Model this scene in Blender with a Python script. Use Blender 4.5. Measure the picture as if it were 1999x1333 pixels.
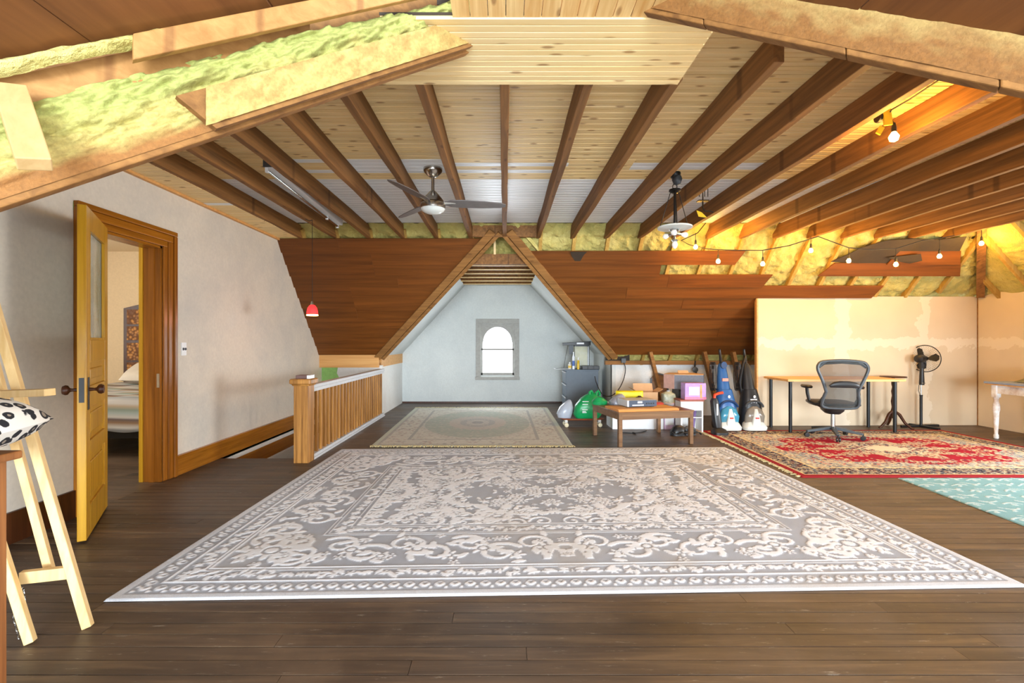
import bpy, math, random
import numpy as np
from mathutils import Vector, Matrix, noise as mnoise

random.seed(7)
for o in list(bpy.data.objects):
    bpy.data.objects.remove(o)
C = bpy.context.scene.collection
scene = bpy.context.scene
PI = math.pi

# ------------------------------------------------------------------ camera
F = 944.0           # focal length in pixels of the 1999 px wide frame
H = 1.22            # eye height
cam_d = bpy.data.cameras.new('camera')
cam_d.sensor_width = 36.0
cam_d.lens = F / 1999.0 * 36.0
cam_d.shift_x = 14.5 / 1999.0
cam_d.clip_start = 0.05
cam = bpy.data.objects.new('camera', cam_d)
C.objects.link(cam)
cam.location = (0, 0, H)
cam.rotation_euler = (PI / 2, 0, 0)
scene.camera = cam

def fl(x, y):
    """floor point under a pixel"""
    d = F * H / (y - 667.0)
    return ((x - 985.0) * d / F, d)

def at(x, y, d):
    return Vector(((x - 985.0) * d / F, d, H + (667.0 - y) * d / F))

# ------------------------------------------------------------------ world and light
w = bpy.data.worlds.new('world')
scene.world = w
w.use_nodes = True
bg = w.node_tree.nodes['Background']
bg.inputs['Color'].default_value = (0.88, 0.95, 1.0, 1)
bg.inputs['Strength'].default_value = 4.0

def area(name, loc, rot, sx, sy, energy, col=(1, 1, 1)):
    l = bpy.data.lights.new(name, 'AREA')
    l.shape = 'RECTANGLE'; l.size = sx; l.size_y = sy; l.energy = energy; l.color = col
    o = bpy.data.objects.new(name, l)
    C.objects.link(o); o.location = loc; o.rotation_euler = rot
    return o
# daylight: windows behind the camera, in the right wall (throws the newel and door shadows on the left wall)
# and in the bedroom are out of frame; the arched gable window is in view
area('window_front_offscreen', (0.3, -8.5, 1.2), (PI / 2, 0, 0), 3.0, 2.0, 900, (0.80, 0.91, 1.0))
area('window_right_offscreen', (6.92, 3.3, 1.15), (0, PI / 2, 0), 1.3, 1.7, 150, (0.92, 0.97, 1.0))
area('arched_window_daylight', (-0.14, 9.72, 1.12), (-PI / 2, 0, 0), 0.6, 1.0, 34, (0.86, 0.93, 1.0))
area('window_bedroom_offscreen', (-6.88, 4.6, 1.6), (0, -PI / 2, 0), 1.4, 1.2, 48, (1.0, 0.96, 0.9))

scene.view_settings.view_transform = 'Standard'
scene.view_settings.look = 'None'
scene.view_settings.gamma = 1.0
scene.view_settings.use_curve_mapping = False
scene.view_settings.exposure = 0.72
BULB_W = 8.0

# ------------------------------------------------------------------ materials
def lin(c):
    r = []
    for v in c:
        v = v / 255.0
        r.append(v / 12.92 if v <= 0.04045 else ((v + 0.055) / 1.055) ** 2.4)
    return (r[0], r[1], r[2], 1.0)

class NT:
    def __init__(s, name):
        s.m = bpy.data.materials.new(name); s.m.use_nodes = True
        s.t = s.m.node_tree; s.b = s.t.nodes['Principled BSDF']
    def n(s, typ, **kw):
        nd = s.t.nodes.new(typ)
        for k, v in kw.items():
            setattr(nd, k, v)
        return nd
    def l(s, a, b): s.t.links.new(a, b)
    def ramp(s, fac, stops):
        r = s.n('ShaderNodeValToRGB')
        e = r.color_ramp.elements
        while len(e) < len(stops): e.new(0.5)
        for i, (p, c) in enumerate(stops):
            e[i].position = p; e[i].color = c
        s.l(fac, r.inputs[0]); return r.outputs[0]
    def math(s, op, a, b=None, clamp=False):
        m = s.n('ShaderNodeMath', operation=op); m.use_clamp = clamp
        for i, v in enumerate((a, b)):
            if v is None: continue
            if isinstance(v, (int, float)): m.inputs[i].default_value = v
            else: s.l(v, m.inputs[i])
        return m.outputs[0]
    def mix(s, fac, a, b, mode='MIX'):
        m = s.n('ShaderNodeMix', data_type='RGBA', blend_type=mode)
        for sock, v in ((m.inputs[0], fac), (m.inputs[6], a), (m.inputs[7], b)):
            if isinstance(v, (int, float)): sock.default_value = v
            elif isinstance(v, tuple): sock.default_value = v
            else: s.l(v, sock)
        return m.outputs[2]
    def coords(s, scale=(1, 1, 1), island=True):
        tc = s.n('ShaderNodeTexCoord'); v = tc.outputs['Object']
        g = s.n('ShaderNodeNewGeometry'); oi = s.n('ShaderNodeObjectInfo')
        s.rnd = s.math('FRACT', s.math('ADD', g.outputs['Random Per Island'], s.math('MULTIPLY', oi.outputs['Random'], 3.7)))
        if island:
            va = s.n('ShaderNodeVectorMath', operation='ADD')
            cb = s.n('ShaderNodeCombineXYZ')
            k = s.math('MULTIPLY', s.rnd, 37.0)
            for i in range(3): s.l(k, cb.inputs[i])
            s.l(v, va.inputs[0]); s.l(cb.outputs[0], va.inputs[1]); v = va.outputs[0]
        mp = s.n('ShaderNodeMapping'); mp.inputs['Scale'].default_value = scale
        s.l(v, mp.inputs[0]); return mp.outputs[0]
    def noise(s, vec, scale=5.0, detail=4.0, rough=0.55, dist=0.0):
        nd = s.n('ShaderNodeTexNoise'); nd.inputs['Scale'].default_value = scale
        nd.inputs['Detail'].default_value = detail; nd.inputs['Roughness'].default_value = rough
        nd.inputs['Distortion'].default_value = dist
        s.l(vec, nd.inputs['Vector']); return nd.outputs['Fac']
    def bump(s, h, strength=0.3, dist=0.01):
        b = s.n('ShaderNodeBump'); b.inputs['Strength'].default_value = strength
        b.inputs['Distance'].default_value = dist
        s.l(h, b.inputs['Height']); s.l(b.outputs[0], s.b.inputs['Normal'])
    def col(s, v):
        if isinstance(v, tuple): s.b.inputs['Base Color'].default_value = v
        else: s.l(v, s.b.inputs['Base Color'])
    def set(s, **kw):
        for k, v in kw.items(): s.b.inputs[k.replace('_', ' ')].default_value = v
        return s

def mul(c, k): return (c[0] * k, c[1] * k, c[2] * k, 1)

def plain(name, c, rough=0.55, metal=0.0, var=0.12, scale=18.0, bump=0.0, **kw):
    t = NT(name); c = lin(c)
    v = t.coords()
    n = t.noise(v, scale, 5)
    t.col(t.ramp(n, [(0.3, mul(c, 1 - var)), (0.7, mul(c, 1 + var))]))
    t.set(Roughness=rough, Metallic=metal, **kw)
    if bump: t.bump(n, bump, 0.004)
    return t.m

def wood(name, dark, light, axis='X', rough=0.5, knots=0.0, tone=0.25, fine=1.0, spec=0.35, long=0.5):
    t = NT(name); dark, light = lin(dark), lin(light)
    sc = {'X': (long, 11, 11), 'Y': (11, long, 11), 'Z': (11, 11, long)}[axis]
    v = t.coords(tuple(a * fine for a in sc))
    g = t.noise(v, 2.2, 8, 0.62, 0.5)
    col = t.ramp(g, [(0.28, dark), (0.5, tuple((a + b) / 2 for a, b in zip(dark, light))), (0.72, light)])
    k = t.math('ADD', t.math('MULTIPLY', t.rnd, tone), 1 - tone / 2)
    cb = t.n('ShaderNodeCombineColor')
    for i in range(3): t.l(k, cb.inputs[i])
    col = t.mix(1.0, col, cb.outputs[0], 'MULTIPLY')
    if knots:
        ks = {'X': (3.2, 9, 9), 'Y': (9, 3.2, 9), 'Z': (9, 9, 3.2)}[axis]
        mp = t.n('ShaderNodeMapping'); mp.inputs['Scale'].default_value = tuple(a / b for a, b in zip(ks, tuple(a * fine for a in sc)))
        t.l(v, mp.inputs[0])
        vo = t.n('ShaderNodeTexVoronoi', voronoi_dimensions='2D'); vo.inputs['Scale'].default_value = 0.9
        t.l(mp.outputs[0], vo.inputs['Vector'])
        kf = t.ramp(vo.outputs['Distance'], [(0.05, (1, 1, 1, 1)), (0.11, (0, 0, 0, 1))])
        col = t.mix(t.math('MULTIPLY', kf, knots), col, (dark[0] * .36, dark[1] * .22, dark[2] * .12, 1))
    t.col(col)
    t.set(Roughness=rough); t.b.inputs['Specular IOR Level'].default_value = spec
    t.bump(g, 0.18, 0.004)
    return t.m

def attr_mat(name, rough=0.95, bump=0.25, fine=220.0, sheen=0.0):
    t = NT(name)
    a = t.n('ShaderNodeAttribute'); a.attribute_name = 'Col'
    v = t.coords(island=False)
    n = t.noise(v, fine, 2)
    k = t.ramp(n, [(0.3, (0.86, 0.86, 0.86, 1)), (0.7, (1.08, 1.08, 1.08, 1))])
    t.col(t.mix(1.0, a.outputs['Color'], k, 'MULTIPLY'))
    t.set(Roughness=rough); t.b.inputs['Specular IOR Level'].default_value = 0.15
    t.bump(n, bump, 0.004)
    return t.m

def emit(name, c, strength, base=None):
    t = NT(name)
    t.col(lin(base or c)); t.b.inputs['Emission Color'].default_value = lin(c)
    t.b.inputs['Emission Strength'].default_value = strength
    return t.m

def glass(name, c=(240, 245, 245), rough=0.02, alpha=0.25):
    t = NT(name); t.col(lin(c)); t.set(Roughness=rough)
    t.b.inputs['Alpha'].default_value = alpha
    t.b.inputs['Specular IOR Level'].default_value = 0.6
    return t.m

def plaster(name, c, stain, rough=0.9, amount=0.35, scale=1.6):
    t = NT(name); c, st = lin(c), lin(stain)
    v = t.coords(island=False)
    a = t.noise(v, scale, 7, 0.65); b = t.noise(v, 38.0, 4)
    f = t.ramp(a, [(0.42, (0, 0, 0, 1)), (0.72, (1, 1, 1, 1))])
    t.col(t.mix(t.math('MULTIPLY', f, amount), t.ramp(b, [(0.3, mul(c, .95)), (0.7, mul(c, 1.04))]), st))
    t.set(Roughness=rough); t.b.inputs['Specular IOR Level'].default_value = 0.2
    t.bump(t.math('ADD', a, t.math('MULTIPLY', b, .3)), 0.15, 0.01)
    return t.m

M = {}
M['pine'] = wood('pine_boards', (226, 192, 128), (240, 214, 160), 'X', 0.45, knots=0.75, tone=0.14)
M['pine_y'] = wood('pine_boards_lengthwise', (196, 140, 70), (240, 208, 146), 'Y', 0.5, knots=0.6, tone=0.22)
M['white_board'] = wood('white_painted_boards', (224, 226, 226), (240, 241, 240), 'X', 0.35, tone=0.05)
M['joist'] = wood('old_joist_wood', (92, 60, 28), (146, 100, 52), 'Y', 0.7, knots=0.5, tone=0.3)
M['rafter'] = wood('foamed_rafter_wood', (150, 112, 48), (190, 158, 84), 'Z', 0.7, tone=0.2)
M['slope'] = wood('brown_hardboard', (88, 48, 16), (124, 72, 26), 'X', 0.42, tone=0.22, fine=0.7)
M['slope_y'] = wood('brown_hardboard_near', (86, 50, 24), (124, 78, 40), 'Y', 0.5, tone=0.18, fine=0.5)
M['near_plank'] = wood('near_plank_wood', (150, 104, 54), (182, 136, 80), 'X', 0.6, knots=0.5, tone=0.1)
M['stub'] = wood('timber_stub_wood', (182, 146, 94), (200, 168, 118), 'Z', 0.55, tone=0.05)
M['beam'] = wood('valley_beam_wood', (112, 74, 36), (158, 112, 60), 'X', 0.75, knots=0.4, tone=0.2)
M['lightwood'] = wood('light_wood', (196, 138, 74), (222, 172, 108), 'X', 0.55, tone=0.1)
M['raw'] = wood('raw_pine', (222, 182, 116), (244, 214, 158), 'Z', 0.5, tone=0.06)
M['oak'] = wood('oak_newel', (104, 62, 22), (204, 146, 76), 'Z', 0.35, tone=0.08)
M['oak_y'] = wood('oak_rail', (150, 92, 34), (204, 142, 70), 'Y', 0.35, tone=0.1)
M['door'] = wood('varnished_door_wood', (166, 116, 18), (206, 158, 44), 'Z', 0.28, tone=0.1)
M['casing'] = wood('varnished_casing', (112, 64, 12), (164, 100, 30), 'Z', 0.25, tone=0.12)
M['casing_y'] = wood('varnished_casing_y', (124, 72, 12), (176, 112, 32), 'Y', 0.25, tone=0.12)
M['dark_wood'] = wood('dark_turned_wood', (46, 22, 10), (84, 44, 20), 'Z', 0.4)
M['table'] = wood('walnut_table_wood', (92, 62, 38), (134, 98, 64), 'X', 0.4, tone=0.1)
M['orange_wood'] = wood('orange_board_wood', (190, 112, 44), (222, 148, 74), 'X', 0.45, tone=0.05)
M['desk'] = wood('birch_desktop', (214, 160, 92), (234, 186, 120), 'X', 0.5, tone=0.05)
M['old_wood'] = wood('worn_table_wood', (110, 62, 26), (164, 106, 56), 'Z', 0.55, tone=0.1)
M['plaster_left'] = plaster('left_plaster', (218, 210, 196), (178, 178, 176), amount=0.45)
M['plaster_back'] = plaster('gable_plaster', (206, 210, 208), (182, 188, 190), amount=0.5)
M['plaster_knee'] = plaster('knee_wall_plaster', (222, 222, 220), (196, 186, 172), amount=0.4)
M['plaster_shade'] = plaster('door_shade_plaster', (176, 178, 142), (154, 156, 122), amount=0.5)  # unused; tone of the open door's shadow on the wall
M['bedroom'] = plaster('bedroom_plaster', (232, 212, 178), (226, 206, 172), amount=0.3)
M['green_paint'] = plain('green_paint', (128, 168, 72), 0.8)
M['green_dark_paint'] = plain('green_wall_paint', (140, 186, 104), 0.8)
M['black_plastic'] = plain('black_plastic', (28, 28, 30), 0.4)
M['dark_grey'] = plain('dark_grey_plastic', (62, 68, 74), 0.45)
M['black_metal'] = plain('black_metal', (26, 28, 30), 0.35, 0.3)
M['cord'] = plain('black_cord', (26, 22, 20), 0.6)
M['nickel'] = plain('brushed_nickel', (190, 186, 178), 0.25, 1.0, var=0.04)
M['chrome'] = plain('chrome', (200, 204, 206), 0.15, 1.0, var=0.02)
M['blade'] = plain('fan_blade_grey', (98, 92, 90), 0.4)
M['white_plastic'] = plain('white_plastic', (232, 234, 236), 0.4, var=0.03)
M['white_paint'] = plain('white_paint', (228, 228, 226), 0.45, var=0.04)
M['pale_grey'] = plain('pale_grey', (196, 198, 202), 0.45, var=0.06)
M['window_grey'] = plain('window_grey_paint', (158, 156, 150), 0.6, var=0.1)
M['frosted'] = glass('frosted_glass', (226, 230, 226), 0.35, 0.75)
M['clear'] = glass('clear_glass', (235, 242, 244), 0.03, 0.18)
M['door_glass'] = None
M['bulb_glass'] = glass('bulb_glass', (250, 250, 245), 0.1, 0.7)
M['bulb'] = emit('lit_bulb', (255, 206, 110), 45.0)
M['paper'] = plain('black_building_paper', (50, 38, 24), 0.8, bump=0.3)

t = NT('textured_door_glass')
v = t.coords(island=False)
n = t.noise(v, 42.0, 3, 0.6)
t.col(t.ramp(t.noise(v, 3.0, 2), [(0.35, lin((176, 188, 168))), (0.65, lin((226, 232, 222)))]))
t.set(Roughness=0.12); t.b.inputs['Alpha'].default_value = 0.6
t.bump(n, 0.5, 0.006); M['door_glass'] = t.m

# dark worn floor boards
t = NT('worn_dark_floor')
v = t.coords((0.6, 9, 9))
g = t.noise(v, 2.0, 8, 0.65, 0.4)
vw = t.coords((1, 1, 1), island=False)
wear = t.noise(vw, 1.3, 6, 0.65, 0.3)
scr = t.noise(t.coords((1.2, 8, 1), island=False), 6.0, 8, 0.75)
base = t.ramp(g, [(0.25, lin((50, 40, 34))), (0.55, lin((84, 67, 52))), (0.8, lin((122, 98, 72)))])
rn = t.coords((1, 1, 1)); k = t.math('ADD', t.math('MULTIPLY', t.rnd, 0.55), 0.72)
cb = t.n('ShaderNodeCombineColor')
for i in range(3): t.l(k, cb.inputs[i])
base = t.mix(1.0, base, cb.outputs[0], 'MULTIPLY')
base = t.mix(t.ramp(wear, [(0.5, (0, 0, 0, 1)), (0.75, (.55, .55, .55, 1))]), base, lin((128, 104, 80)))
base = t.mix(t.ramp(scr, [(0.60, (0, 0, 0, 1)), (0.70, (.7, .7, .7, 1))]), base, lin((168, 158, 142)))
t.col(base)
t.l(t.ramp(wear, [(0.3, (.36, .36, .36, 1)), (0.7, (.6, .6, .6, 1))]), t.b.inputs['Roughness'])
t.bump(g, 0.2, 0.003); M['floor'] = t.m

# spray foam
t = NT('yellow_spray_foam')
v = t.coords(island=False)
n1 = t.noise(v, 3.0, 6, 0.7); n2 = t.noise(v, 26.0, 5, 0.65)
c = t.ramp(n1, [(0.3, lin((160, 160, 92))), (0.5, lin((190, 176, 100))), (0.7, lin((206, 194, 122)))])
t.col(c); t.set(Roughness=0.75)
t.bump(n2, 0.9, 0.03); M['foam'] = t.m
t = NT('overspray_foam')
a = t.n('ShaderNodeAttribute'); a.attribute_name = 'Col'
v = t.coords(island=False)
n2 = t.noise(v, 90.0, 5, 0.65)
t.col(t.mix(1.0, a.outputs['Color'], t.ramp(n2, [(0.3, (.75, .75, .7, 1)), (0.7, (1.12, 1.12, 1.1, 1))]), 'MULTIPLY'))
t.set(Roughness=0.8); t.bump(n2, 0.45, 0.008); M['overspray'] = t.m

# drywall with joint compound along the seams (stays where the seams are)
t = NT('drywall_with_joint_compound')
tc = t.n('ShaderNodeTexCoord'); sp = t.n('ShaderNodeSeparateXYZ')
t.l(tc.outputs['Object'], sp.inputs[0])
nz = t.noise(tc.outputs['Object'], 5.0, 5, 0.6); nz2 = t.noise(tc.outputs['Object'], 1.5, 3)
wob = t.math('MULTIPLY', t.math('SUBTRACT', nz, 0.5), 0.34)
def band(sock, c, half):
    dd = t.math('ABSOLUTE', t.math('SUBTRACT', t.math('ADD', sock, wob), c))
    return t.math('LESS_THAN', dd, half)
f = t.math('MAXIMUM', t.math('MAXIMUM', band(sp.outputs['X'], 4.9, 0.11), band(sp.outputs['X'], 6.12, 0.08)), band(sp.outputs['Z'], 1.2, 0.07))
t.col(t.mix(t.math('MULTIPLY', f, 0.6), t.ramp(nz2, [(0.3, lin((200, 182, 156))), (0.7, lin((210, 192, 164)))]), lin((222, 210, 190))))
t.set(Roughness=0.85); t.b.inputs['Specular IOR Level'].default_value = 0.2
M['drywall'] = t.m

# ------------------------------------------------------------------ mesh building
class MB:
    def __init__(s): s.v = []; s.f = []
    def add(s, vs, fs):
        b = len(s.v); s.v += [tuple(p) for p in vs]; s.f += [tuple(i + b for i in q) for q in fs]; return s
    def box(s, a, b):
        x0, y0, z0 = a; x1, y1, z1 = b
        return s.add([(x0, y0, z0), (x1, y0, z0), (x1, y1, z0), (x0, y1, z0), (x0, y0, z1), (x1, y0, z1), (x1, y1, z1), (x0, y1, z1)],
                     [(3, 2, 1, 0), (4, 5, 6, 7), (0, 1, 5, 4), (1, 2, 6, 5), (2, 3, 7, 6), (3, 0, 4, 7)])
    def bar(s, p, q, w, h, up=(0, 0, 1), taper=1.0):
        p, q = Vector(p), Vector(q); d = (q - p).normalized(); up = Vector(up)
        r = d.cross(up).normalized(); u = r.cross(d).normalized()
        vs = []
        for c, k in ((p, 1.0), (q, taper)):
            for a, b in ((-1, -1), (1, -1), (1, 1), (-1, 1)):
                vs.append(c + r * (a * w / 2 * k) + u * (b * h / 2 * k))
        return s.add(vs, [(0, 1, 2, 3), (7, 6, 5, 4), (0, 4, 5, 1), (1, 5, 6, 2), (2, 6, 7, 3), (3, 7, 4, 0)])
    def prism(s, poly, vec):
        n = len(poly); vec = Vector(vec)
        vs = [Vector(p) for p in poly] + [Vector(p) + vec for p in poly]
        fs = [tuple(range(n))[::-1], tuple(range(n, 2 * n))] + [(i, (i + 1) % n, n + (i + 1) % n, n + i) for i in range(n)]
        return s.add(vs, fs)
    def tube(s, pts, r, n=8, closed=False):
        pts = [Vector(p) for p in pts]; m = len(pts)
        rs = r if isinstance(r, (list, tuple)) else [r] * m
        vs = []; prev = None
        for i, p in enumerate(pts):
            if closed: d = pts[(i + 1) % m] - pts[i - 1]
            else: d = pts[min(i + 1, m - 1)] - pts[max(i - 1, 0)]
            d.normalize()
            a = prev if prev is not None else (Vector((0, 0, 1)) if abs(d.z) < 0.9 else Vector((1, 0, 0)))
            a = (a - d * a.dot(d)).normalized(); b = d.cross(a); prev = a
            for k in range(n):
                t_ = 2 * PI * k / n
                vs.append(p + (a * math.cos(t_) + b * math.sin(t_)) * rs[i])
        fs = []
        for i in range(m if closed else m - 1):
            j = (i + 1) % m
            for k in range(n):
                k2 = (k + 1) % n
                fs.append((i * n + k, i * n + k2, j * n + k2, j * n + k))
        if not closed:
            fs.append(tuple(range(n))[::-1]); fs.append(tuple((m - 1) * n + k for k in range(n)))
        return s.add(vs, fs)
    def lathe(s, prof, c=(0, 0, 0), n=20, axis='Z'):
        vs = []; m = len(prof)
        for r, z in prof:
            for k in range(n):
                t_ = 2 * PI * k / n
                p = (max(r, 1e-4) * math.cos(t_), max(r, 1e-4) * math.sin(t_), z)
                if axis == 'Y': p = (p[0], p[2], p[1])
                if axis == 'X': p = (p[2], p[0], p[1])
                vs.append((p[0] + c[0], p[1] + c[1], p[2] + c[2]))
        fs = [(i * n + k, i * n + (k + 1) % n, (i + 1) * n + (k + 1) % n, (i + 1) * n + k) for i in range(m - 1) for k in range(n)]
        fs.append(tuple(range(n))[::-1]); fs.append(tuple((m - 1) * n + k for k in range(n)))
        return s.add(vs, fs)
    def loft(s, secs, n=16, e=0.6):
        """secs: (z, cx, cy, half_x, half_y); rounded rectangular sections"""
        vs = []; m = len(secs)
        for z, cx, cy, a, b in secs:
            for k in range(n):
                t_ = 2 * PI * (k + .5) / n; c_, s_ = math.cos(t_), math.sin(t_)
                vs.append((cx + a * math.copysign(abs(c_) ** e, c_), cy + b * math.copysign(abs(s_) ** e, s_), z))
        fs = [(i * n + k, i * n + (k + 1) % n, (i + 1) * n + (k + 1) % n, (i + 1) * n + k) for i in range(m - 1) for k in range(n)]
        fs.append(tuple(range(n))[::-1]); fs.append(tuple((m - 1) * n + k for k in range(n)))
        return s.add(vs, fs)
    def build(s, name, mat=None, parent=None, smooth=False, bevel=0.0):
        me = bpy.data.meshes.new(name); me.from_pydata(s.v, [], s.f); me.update()
        o = bpy.data.objects.new(name, me); C.objects.link(o)
        if mat: me.materials.append(M[mat] if isinstance(mat, str) else mat)
        if parent: o.parent = parent
        import bmesh
        bm = bmesh.new(); bm.from_mesh(me); bmesh.ops.recalc_face_normals(bm, faces=bm.faces); bm.to_mesh(me); bm.free()
        if smooth:
            me.polygons.foreach_set('use_smooth', [True] * len(me.polygons))
            try: me.set_sharp_from_angle(angle=math.radians(45))
            except Exception: pass
        if bevel:
            b = o.modifiers.new('bevel', 'BEVEL'); b.width = bevel; b.segments = 2; b.limit_method = 'ANGLE'
        return o

def tag(o, label, cat, group=None):
    o['label'] = label; o['category'] = cat
    if group: o['group'] = group
    return o
def thing(name, label, cat, loc=(0, 0, 0), rz=0.0, group=None):
    o = bpy.data.objects.new(name, None); C.objects.link(o)
    o.location = loc; o.rotation_euler = (0, 0, rz); o.empty_display_size = 0.1
    return tag(o, label, cat, group)
def struct(o):
    o['kind'] = 'structure'; return o
def stuff(o):
    o['kind'] = 'stuff'; return o
def sroot(name):
    o = bpy.data.objects.new(name, None); C.objects.link(o); return struct(o)
def B(a, b): return MB().box(a, b)

def grid(name, fn, nu, nv, mat, parent=None, colfn=None, smooth=True, keep=None):
    """mesh grid from arrays: fn(U,V)->(X,Y,Z) arrays of shape (nv+1,nu+1)"""
    U, V = np.meshgrid(np.linspace(0, 1, nu + 1), np.linspace(0, 1, nv + 1))
    X, Y, Z = fn(U, V)
    co = np.stack([X, Y, Z], -1).reshape(-1, 3).astype(np.float32)
    idx = np.arange((nu + 1) * (nv + 1)).reshape(nv + 1, nu + 1)
    q = np.stack([idx[:-1, :-1], idx[:-1, 1:], idx[1:, 1:], idx[1:, :-1]], -1).reshape(-1, 4)
    if keep is not None:
        c = co[q].mean(1); q = q[keep(c)]
    me = bpy.data.meshes.new(name)
    me.vertices.add(len(co)); me.vertices.foreach_set('co', co.ravel())
    me.loops.add(q.size); me.loops.foreach_set('vertex_index', q.ravel().astype(np.int32))
    me.polygons.add(len(q)); me.polygons.foreach_set('loop_start', np.arange(0, q.size, 4, dtype=np.int32))
    me.update(calc_edges=True); me.validate()
    if smooth: me.polygons.foreach_set('use_smooth', [True] * len(me.polygons))
    if colfn is not None:
        ca = me.color_attributes.new('Col', 'FLOAT_COLOR', 'POINT')
        c4 = np.ones((len(co), 4), np.float32); c4[:, :3] = colfn.reshape(-1, 3)
        ca.data.foreach_set('color', c4.ravel())
    o = bpy.data.objects.new(name, me); C.objects.link(o)
    me.materials.append(M[mat] if isinstance(mat, str) else mat)
    if parent: o.parent = parent
    return o

def vnoise(shape, cells, seed):
    """smooth value noise on an array"""
    r = np.random.RandomState(seed)
    g = r.rand(cells[0] + 2, cells[1] + 2)
    y = np.linspace(0, cells[0], shape[0]); x = np.linspace(0, cells[1], shape[1])
    yi, xi = y.astype(int), x.astype(int); fy, fx = y - yi, x - xi
    fy = (fy * fy * (3 - 2 * fy))[:, None]; fx = (fx * fx * (3 - 2 * fx))[None, :]
    a = g[np.ix_(yi, xi)]; b = g[np.ix_(yi, xi + 1)]; c = g[np.ix_(yi + 1, xi)]; d = g[np.ix_(yi + 1, xi + 1)]
    return (a * (1 - fx) + b * fx) * (1 - fy) + (c * (1 - fx) + d * fx) * fy
def fnoise(shape, base, seed, octv=4):
    s = 0; amp = 1; tot = 0
    for k in range(octv):
        s = s + amp * vnoise(shape, (int(base[0] * 2 ** k), int(base[1] * 2 ** k)), seed + k); tot += amp; amp *= .5
    return s / tot
# ================================================================== SETTING
XL, XR = -2.99, 6.9            # left wall, right drywall
ZJ, ZC = 2.58, 2.74            # joist bottoms, ceiling boards
SP = 0.4466                    # joist spacing
D0, Z0 = 6.35, 2.57            # top of the far roof slope
US = (0.683, -0.7305)          # (depth, height) along the slope, downwards
ROW = 0.1916
def slope(s): return D0 + s * US[0], Z0 + s * US[1]
def slope_d(z): return D0 + (Z0 - z) / 0.7305 * 0.683
NS = Vector((0, -0.7305, -0.683))      # slope normal towards the room
def vl(z): return -0.20 - 1.83 * (2.62 - z) / 1.62     # left and right edge of the far gable opening
def vr(z): return 0.10 + 1.66 * (2.62 - z) / 1.62

# ---- floor
floor = struct(MB().box((-3.6, -1.2, -.2), (-2.1, 5.0, -.012)).box((-2.1, -1.2, -.2), (7.0, 9.7, -.012)).build('floor', 'floor'))
rnd = random.Random(3)
rest = MB()
pm = {}
y = 1.36
while y < 9.65:
    wd = 0.082
    x0 = -3.45 if y < 4.99 else -2.0
    x1 = 7.0
    if y > 7.95: x0, x1 = -2.03, 1.78
    x = x0 - rnd.random() * 1.0
    while x < x1:
        L = rnd.choice((1.7, 2.3, 2.9, 3.6))
        a, b = max(x, x0), min(x + L, x1)
        x += L
        if b - a < .05: continue
        vis = abs((a + b) / 2) - (b - a) / 2 < 1.12 * y
        if y < 4.2 and vis:
            bx = B((a + .001, y + .0025, -.014), (b - .001, y + wd - .0025, -.0005 + rnd.uniform(-.001, .0006)))
            o = bx.build('plank', 'floor', floor)
        else:
            rest.box((a + .001, y + .0015, -.014), (b - .001, y + wd - .0015, rnd.uniform(-.001, 0)))
    y += wd
stuff(rest.build('far_planks', 'floor', floor))
# stair opening edge and well
struct(B((-2.99, 4.93, -.22), (-2.0, 5.0, -.001)).build('trim_1', 'table'))
stw = sroot('wall_stairwell')
B((XL - .02, 4.9, -2.6), (XL, 8.0, 0.0)).build('side_wall', 'plaster_knee', stw)
B((XL, 7.90, -2.6), (-2.0, 7.97, 0.83)).build('end_wall', 'plaster_knee', stw)
B((-2.06, 5.0, -2.6), (-2.0, 7.97, -.2)).build('inner_wall', 'plaster_knee', stw)
B((XL, 4.9, -2.6), (-2.0, 4.93, -.2)).build('near_wall', 'plaster_knee', stw)
B((XL, 4.9, -2.65), (-2.0, 7.97, -2.6)).build('lower_floor', 'floor', stw)
MB().prism([(-2.985, 7.896, .0), (-2.985, 7.896, .81), (-2.72, 7.896, .81), (-2.74, 7.896, .7), (-2.66, 7.896, .55), (-2.5, 7.896, .4), (-2.4, 7.896, .0)], (0, -.003, 0)).build('paint_patch', 'green_dark_paint', stw)
struct(B((XL + .001, 7.80, .80), (-2.03, 7.84, 1.04)).build('trim_2', 'lightwood'))

# ---- left wall with door opening and alcove
DH0, DH1 = 3.50, 4.22                   # door opening in depth
wl = sroot('wall_left')
T = .14
B((XL - T, DH1, -.2), (XL, 7.95, 2.6)).build('wall_panel', 'plaster_left', wl)
B((XL - T, DH0, 2.05), (XL, DH1, 2.6)).build('wall_panel', 'plaster_left', wl)
B((XL - T, 0.6, -.2), (XL, DH0, 2.75)).build('wall_panel', 'plaster_left', wl)
MB().prism([(XL + .002, 3.35, 2.13), (XL + .002, 3.35, 2.19), (XL + .002, 3.7, 2.205), (XL + .002, 4.1, 2.20), (XL + .002, 4.37, 2.165), (XL + .002, 4.38, 2.13)], (.002, 0, 0)).build('paint_patch', 'green_paint', wl)
struct(B((XL, 0.6, 0), (XL + .02, DH0 - .15, .19)).build('baseboard_near', 'dark_wood'))  # dark colour holds the shade behind the open door
bb = struct(B((XL, DH1 + .15, 0), (XL + .02, 7.8, .155)).build('baseboard_left', 'casing_y'))
MB().bar((XL + .018, DH1 + .15, .168), (XL + .018, 7.8, .168), .036, .03).build('cap_moulding', 'casing_y', bb)
B((XL, 5.0, -.075), (XL + .012, 7.8, -.03)).build('white_strip', 'white_paint', bb)
B((XL, 5.0, -.24), (XL + .02, 7.8, -.075)).build('lower_board', 'casing_y', bb)
B((XL, 5.0, -.265), (XL + .024, 7.8, -.24)).build('white_strip', 'white_paint', bb)
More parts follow.
